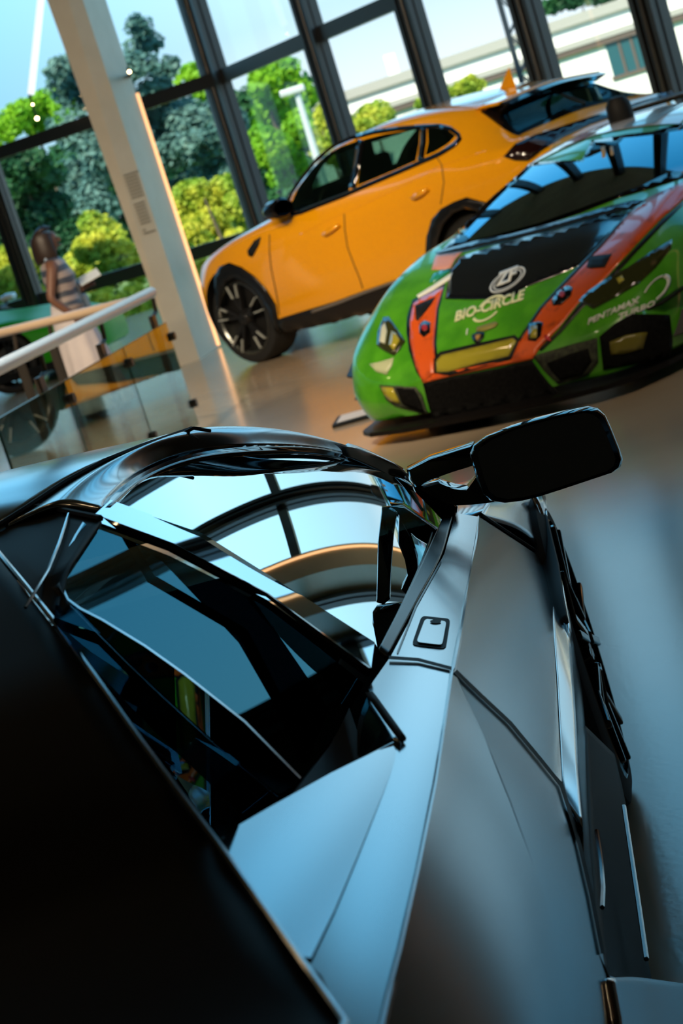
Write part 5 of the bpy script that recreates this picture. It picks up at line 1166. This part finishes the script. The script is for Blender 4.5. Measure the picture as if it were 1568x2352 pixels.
# x forward, y left, z up; 1.63 m tall
bv = []; be = []; br = []
def bp(p, r, frm=None):
    bv.append(p); br.append(r)
    if frm is not None: be.append((frm, len(bv) - 1))
    return len(bv) - 1
pel = bp((-.02, 0, .90), (.15, .105)); wai = bp((-.01, 0, 1.05), (.125, .09), pel); che = bp((-.005, 0, 1.22), (.145, .10), wai); sho = bp((-.02, 0, 1.33), (.11, .07), che)
nec = bp((-.005, 0, 1.40), .047, sho); hd0 = bp((.025, 0, 1.46), (.066, .07), nec); hd1 = bp((.025, 0, 1.54), (.082, .092), hd0); hd2 = bp((.015, 0, 1.60), (.055, .06), hd1)
def finger_set(w, d, side):
    d = Vector(d).normalized(); ac = Vector((0, side, .1)).cross(d).normalized(); palm = bp(tuple(Vector(bv[w]) + d * .05), (.030, .022), w)
    for k, (o_, L) in enumerate(((-.026, .062), (-.009, .072), (.009, .068), (.026, .054))):
        b0 = bp(tuple(Vector(bv[palm]) + d * .035 + ac * o_), .0095, palm); b1 = bp(tuple(Vector(bv[b0]) + d * L * .55 + Vector((0, -side * .008, -.004))), .0085, b0); bp(tuple(Vector(bv[b1]) + d * L * .4 + Vector((0, -side * .014, -.010))), .007, b1)
    t0 = bp(tuple(Vector(bv[w]) + d * .03 - ac * .034), .011, w); bp(tuple(Vector(bv[t0]) + d * .035 - ac * .014), .009, t0)
for s in (-1, 1):
    s0 = bp((-.02, s * .155, 1.315), .052, sho)
    if s < 0: e_ = bp((-.12, s * .215, 1.06), .038, s0); w_ = bp((.03, s * .20, .87), .027, e_); finger_set(w_, (.55, .1, -.8), s)
    else: e_ = bp((.02, s * .21, 1.08), .038, s0); w_ = bp((.15, s * .13, 1.05), .027, e_); finger_set(w_, (.85, -.3, .35), s)
    hp_ = bp((-.02, s * .085, .84), .095, pel); kn = bp((.03 + s * .05, s * .09, .47), .058, hp_); an_ = bp((-.02 + s * .09, s * .085, .09), .036, kn); bp((.10 + s * .09, s * .09, .035), .032, an_)
bd_ = skin_body('body', bv, be, br, skin_m, wo)
# face: nose, lips, ears, eyes
fm = MB(); fm.lathe([(.0001, .0), (.012, .006), (.016, .02), (.010, .045)], 'z', 10, (.107, 0, 1.487)); fm.build('nose', skin_m, wo)
fm = MB(); fm.tube([(.098, -.022, 1.462), (.108, 0, 1.464), (.098, .022, 1.462)], .006, 8); fm.build('lips', mat('lips', (.16, .04, .035), .4), wo)
for s in (-1, 1):
    MB().lathe([(.0001, -.010), (.009, -.005), (.010, .004), (.0001, .010)], 'z', 10, (.092, s * .032, 1.525)).build('eye', mat('eye_dark', (.03, .02, .02), .1), wo)
    MB().lathe([(.0001, -.03), (.014, -.02), (.018, .01), (.0001, .032)], 'z', 10, (.01, s * .083, 1.515)).build('ear', skin_m, wo)
hv = []
for i in range(11):       # a straight bob down to the collar, open at the face
    z = 1.645 - i * .029; rr = [.01, .062, .088, .101, .106, .108, .110, .111, .110, .106, .098][i]
    hv.append([Vector((.0 + rr * 1.05 * math.cos(a) - (.012 if i > 2 else 0), rr * .95 * math.sin(a), z + (.01 * math.cos(3 * a)))) for a in [math.radians(58 + k * (244 / 23)) for k in range(24)]] if i > 1 else [Vector((.008 + rr * 1.0 * math.cos(a), rr * .95 * math.sin(a), z)) for a in [2 * PI * k / 23 + math.radians(58) for k in range(24)]])
fl_ = [p for r in hv for p in r]
obj('hair', fl_, [(i * 24 + k, i * 24 + k + 1, (i + 1) * 24 + k + 1, (i + 1) * 24 + k) for i in range(10) for k in range(23)], hair_m, wo, True, solid=.012)
# top
top_m = bpy.data.materials.new('wave_pattern_top'); top_m.use_nodes = True; nt = top_m.node_tree
wv = nt.nodes.new('ShaderNodeTexWave'); wv.inputs['Scale'].default_value = 3.2; wv.inputs['Distortion'].default_value = 3.5; wv.inputs['Detail'].default_value = 1.; wv.bands_direction = 'Z'
rp = nt.nodes.new('ShaderNodeValToRGB'); rp.color_ramp.elements[0].color = (.05, .06, .09, 1); rp.color_ramp.elements[1].color = (.34, .28, .27, 1); rp.color_ramp.elements[0].position = .35; rp.color_ramp.elements[1].position = .6
tcn = nt.nodes.new('ShaderNodeTexCoord'); nt.links.new(tcn.outputs['Object'], wv.inputs['Vector']); nt.links.new(wv.outputs['Fac'], rp.inputs[0]); nt.links.new(rp.outputs[0], nt.nodes['Principled BSDF'].inputs['Base Color'])
def tube_rings(name, rings, m, n=36, folds=0., solid=.006):
    V = []
    for i, (cx, z, rx, ry) in enumerate(rings):
        for k in range(n):
            a = 2 * PI * k / n; q = 1 + folds * (i / (len(rings) - 1)) * math.sin(9 * a + .5 * i) + folds * .5 * (i / (len(rings) - 1)) * math.sin(5 * a)
            V.append(Vector((cx + rx * q * math.cos(a), ry * q * math.sin(a), z)))
    return obj(name, V, [(i * n + k, i * n + (k + 1) % n, (i + 1) * n + (k + 1) % n, (i + 1) * n + k) for i in range(len(rings) - 1) for k in range(n)], m, wo, True, solid=solid)
tube_rings('sleeveless_top', [(-.01, 1.375, .065, .125), (-.005, 1.33, .10, .150), (.0, 1.26, .118, .158), (.012, 1.20, .130, .162), (.005, 1.12, .118, .150), (0, 1.05, .112, .145), (.0, .97, .125, .160), (.0, .92, .135, .170)], top_m)
skirt_m = noisy('white_pink_cotton', (.60, .55, .58), (.66, .61, .63), 6., .8)
tube_rings('long_skirt', [(-.01, 1.0, .118, .150), (-.012, .90, .140, .175), (0, .75, .165, .195), (.01, .55, .19, .215), (.02, .35, .215, .24), (.03, .18, .24, .26), (.035, .07, .255, .27)], skirt_m, 72, .09)
MB().tube([(-.06, -.10, 1.385), (.05, -.06, 1.33), (.115, .0, 1.22), (.135, .07, 1.10), (.13, .14, .98)], .016, 8).build('bag_strap', mat('pale_blue_strap', (.45, .58, .75), .6), wo)
MB().box((.02, .14, .82), (.20, .24, 1.02)).build('shoulder_bag', mat('blue_grey_bag', (.22, .30, .38), .6), wo, True, bevel=.03)
shoe_m = mat('dark_shoe', (.02, .018, .016), .5)
for s in (-1, 1):
    MB().tube([(-.06 + s * .09, s * .085, .035), (.02 + s * .09, s * .088, .04), (.12 + s * .09, s * .09, .03), (.17 + s * .09, s * .09, .022)], [.028, .038, .036, .018], 10).build('shoe', shoe_m, wo)

lf_ = at_z(238, 955, 0.0)
lo_ = thing('leaflet', 'white folded leaflet held out in the hand of the woman', 'leaflet', Vector((lf_.x, lf_.y, 0)), math.radians(8))
Ml = Matrix.Translation((.245, .06, 1.135)) @ Matrix.Rotation(math.radians(-12), 4, 'Y') @ Matrix.Rotation(math.radians(24), 4, 'X')
MB().box((-.09, -.075, -.003), (.10, .075, .003), Ml).build('cover', mat('white_paper', (.80, .86, .90), .35), lo_, False)
# ================================================================== THE BRIGHT GREEN CAR AT THE LEFT
gp = at_z(120, 905, 0)
Gc = Frame(gp.x - .35, gp.y + 2.6, math.radians(-14))
gcar = Gc.root('bright_green_car', 'bright green sports car behind the railing at the left edge', 'car')
g_st = [(u, [(v, w) for v, w in p]) for u, p in [
 (.98, prof((0, .2), (.45, .2), (.6, .22), (.64, .35), (.55, .48), (0, .5))), (.8, prof((0, .16), (.75, .16), (.86, .2), (.9, .4), (.8, .58), (0, .60))), (.3, prof((0, .15), (.85, .15), (.95, .2), (.98, .5), (.86, .76), (0, .76))),
 (-.3, prof((0, .15), (.85, .15), (.95, .2), (.96, .55), (.86, .84), (0, .90))), (-.9, prof((0, .15), (.85, .15), (.95, .2), (.95, .58), (.84, .87), (0, 1.10))), (-1.5, prof((0, .15), (.85, .15), (.95, .2), (.96, .6), (.80, .92), (0, 1.18))),
 (-2.3, prof((0, .15), (.85, .15), (.97, .22), (1.0, .65), (.86, .95), (0, 1.08))), (-3.2, prof((0, .25), (.8, .25), (.93, .32), (.96, .68), (.85, .88), (0, .92))), (-3.5, prof((0, .4), (.7, .4), (.8, .45), (.82, .65), (.7, .8), (0, .82)))]]
gv_, gf_ = sections(g_st, 6, 6); gb = obj('body', gv_, gf_, green_far, gcar, True); gbv = bvh_of(gv_, gf_)
cut_cyl(gb, [(0, .35), (-2.65, .36)], .40, -1.2, -.68, blk_mat); cut_cyl(gb, [(0, .35), (-2.65, .36)], .40, .68, 1.2, blk_mat)
vf = loft([[(-.42, -.80, .88), (-.42, 0, .97), (-.42, .80, .88)], [(-1.1, -.70, 1.04), (-1.1, 0, 1.17), (-1.1, .70, 1.04)], [(-2.0, -.74, 1.02), (-2.0, 0, 1.19), (-2.0, .74, 1.02)]], 24, 8)
obj('cabin_glass', [Vector(p) + Vector((0, 0, .02)) for p in vf[0]], vf[1], blk_gloss, gcar, True, solid=.01)
for s in (-1, 1):
    vf = loft([[(-.35, s * .875, .83), (-1.1, s * .86, .87), (-2.0, s * .85, .92)], [(-.45, s * .80, .91), (-1.1, s * .70, 1.06), (-2.0, s * .74, 1.05)]], 20, 4)
    obj('side_window', vf[0], vf[1], blk_gloss, gcar, True, solid=.01)
    obj('side_intake', [Vector((-1.2, s * .985, .30)), Vector((-2.1, s * 1.0, .34)), Vector((-2.15, s * 1.01, .66)), Vector((-1.55, s * .985, .50))], [(0, 1, 2, 3)], blk_mat, gcar, False, solid=.02)
    MB().box((-3.2, s * .96 - .02, .15), (.6, s * .96 + .02, .24)).build('side_skirt', blk_trim, gcar, False)
    sport_wheel('front_wheel', gcar, (0, s * .95, .35), s, .35, .28, .26, rim_dark, 5); sport_wheel('rear_wheel', gcar, (-2.65, s * .96, .36), s, .36, .28, .3, rim_dark, 5)
    MB().tube([(-.55, s * .84, .90), (-.52, s * .98, .98)], .02, 8).build('mirror_arm', blk_gloss, gcar)
    MB().lathe([(.0001, -.09), (.05, -.08), (.075, 0), (.06, .09), (.0001, .12)], 'z', 16).build('door_mirror', mat('pale_mirror_cover', (.75, .82, .84), .12), gcar).matrix_local = Matrix.Translation((-.52, s * 1.05, 1.02)) @ Matrix.Rotation(PI / 2, 4, 'Y') @ Matrix.Diagonal((.7, 1.3, 1, 1))

# ================================================================== FLOOR PLATE
fp = [at_z(764, 985, 0), at_z(778, 963, 0), at_z(873, 938, 0), at_z(868, 956, 0)]
c = sum(fp, Vector()) / 4
pt_ = thing('floor_plate', 'small dark framed info plate on the floor beside the racing car', 'sign', c)
fr_ = [p - c for p in fp]
obj('frame', fr_ + [p + Vector((0, 0, .02)) for p in fr_], [(3, 2, 1, 0), (4, 5, 6, 7), (0, 1, 5, 4), (1, 2, 6, 5), (2, 3, 7, 6), (3, 0, 4, 7)], blk_mat, pt_, False)
obj('white_panel', [p * .80 + Vector((0, 0, .023)) for p in fr_], [(0, 1, 2, 3)], mat('white_plate', (.75, .77, .78), .3), pt_, False, solid=.002)
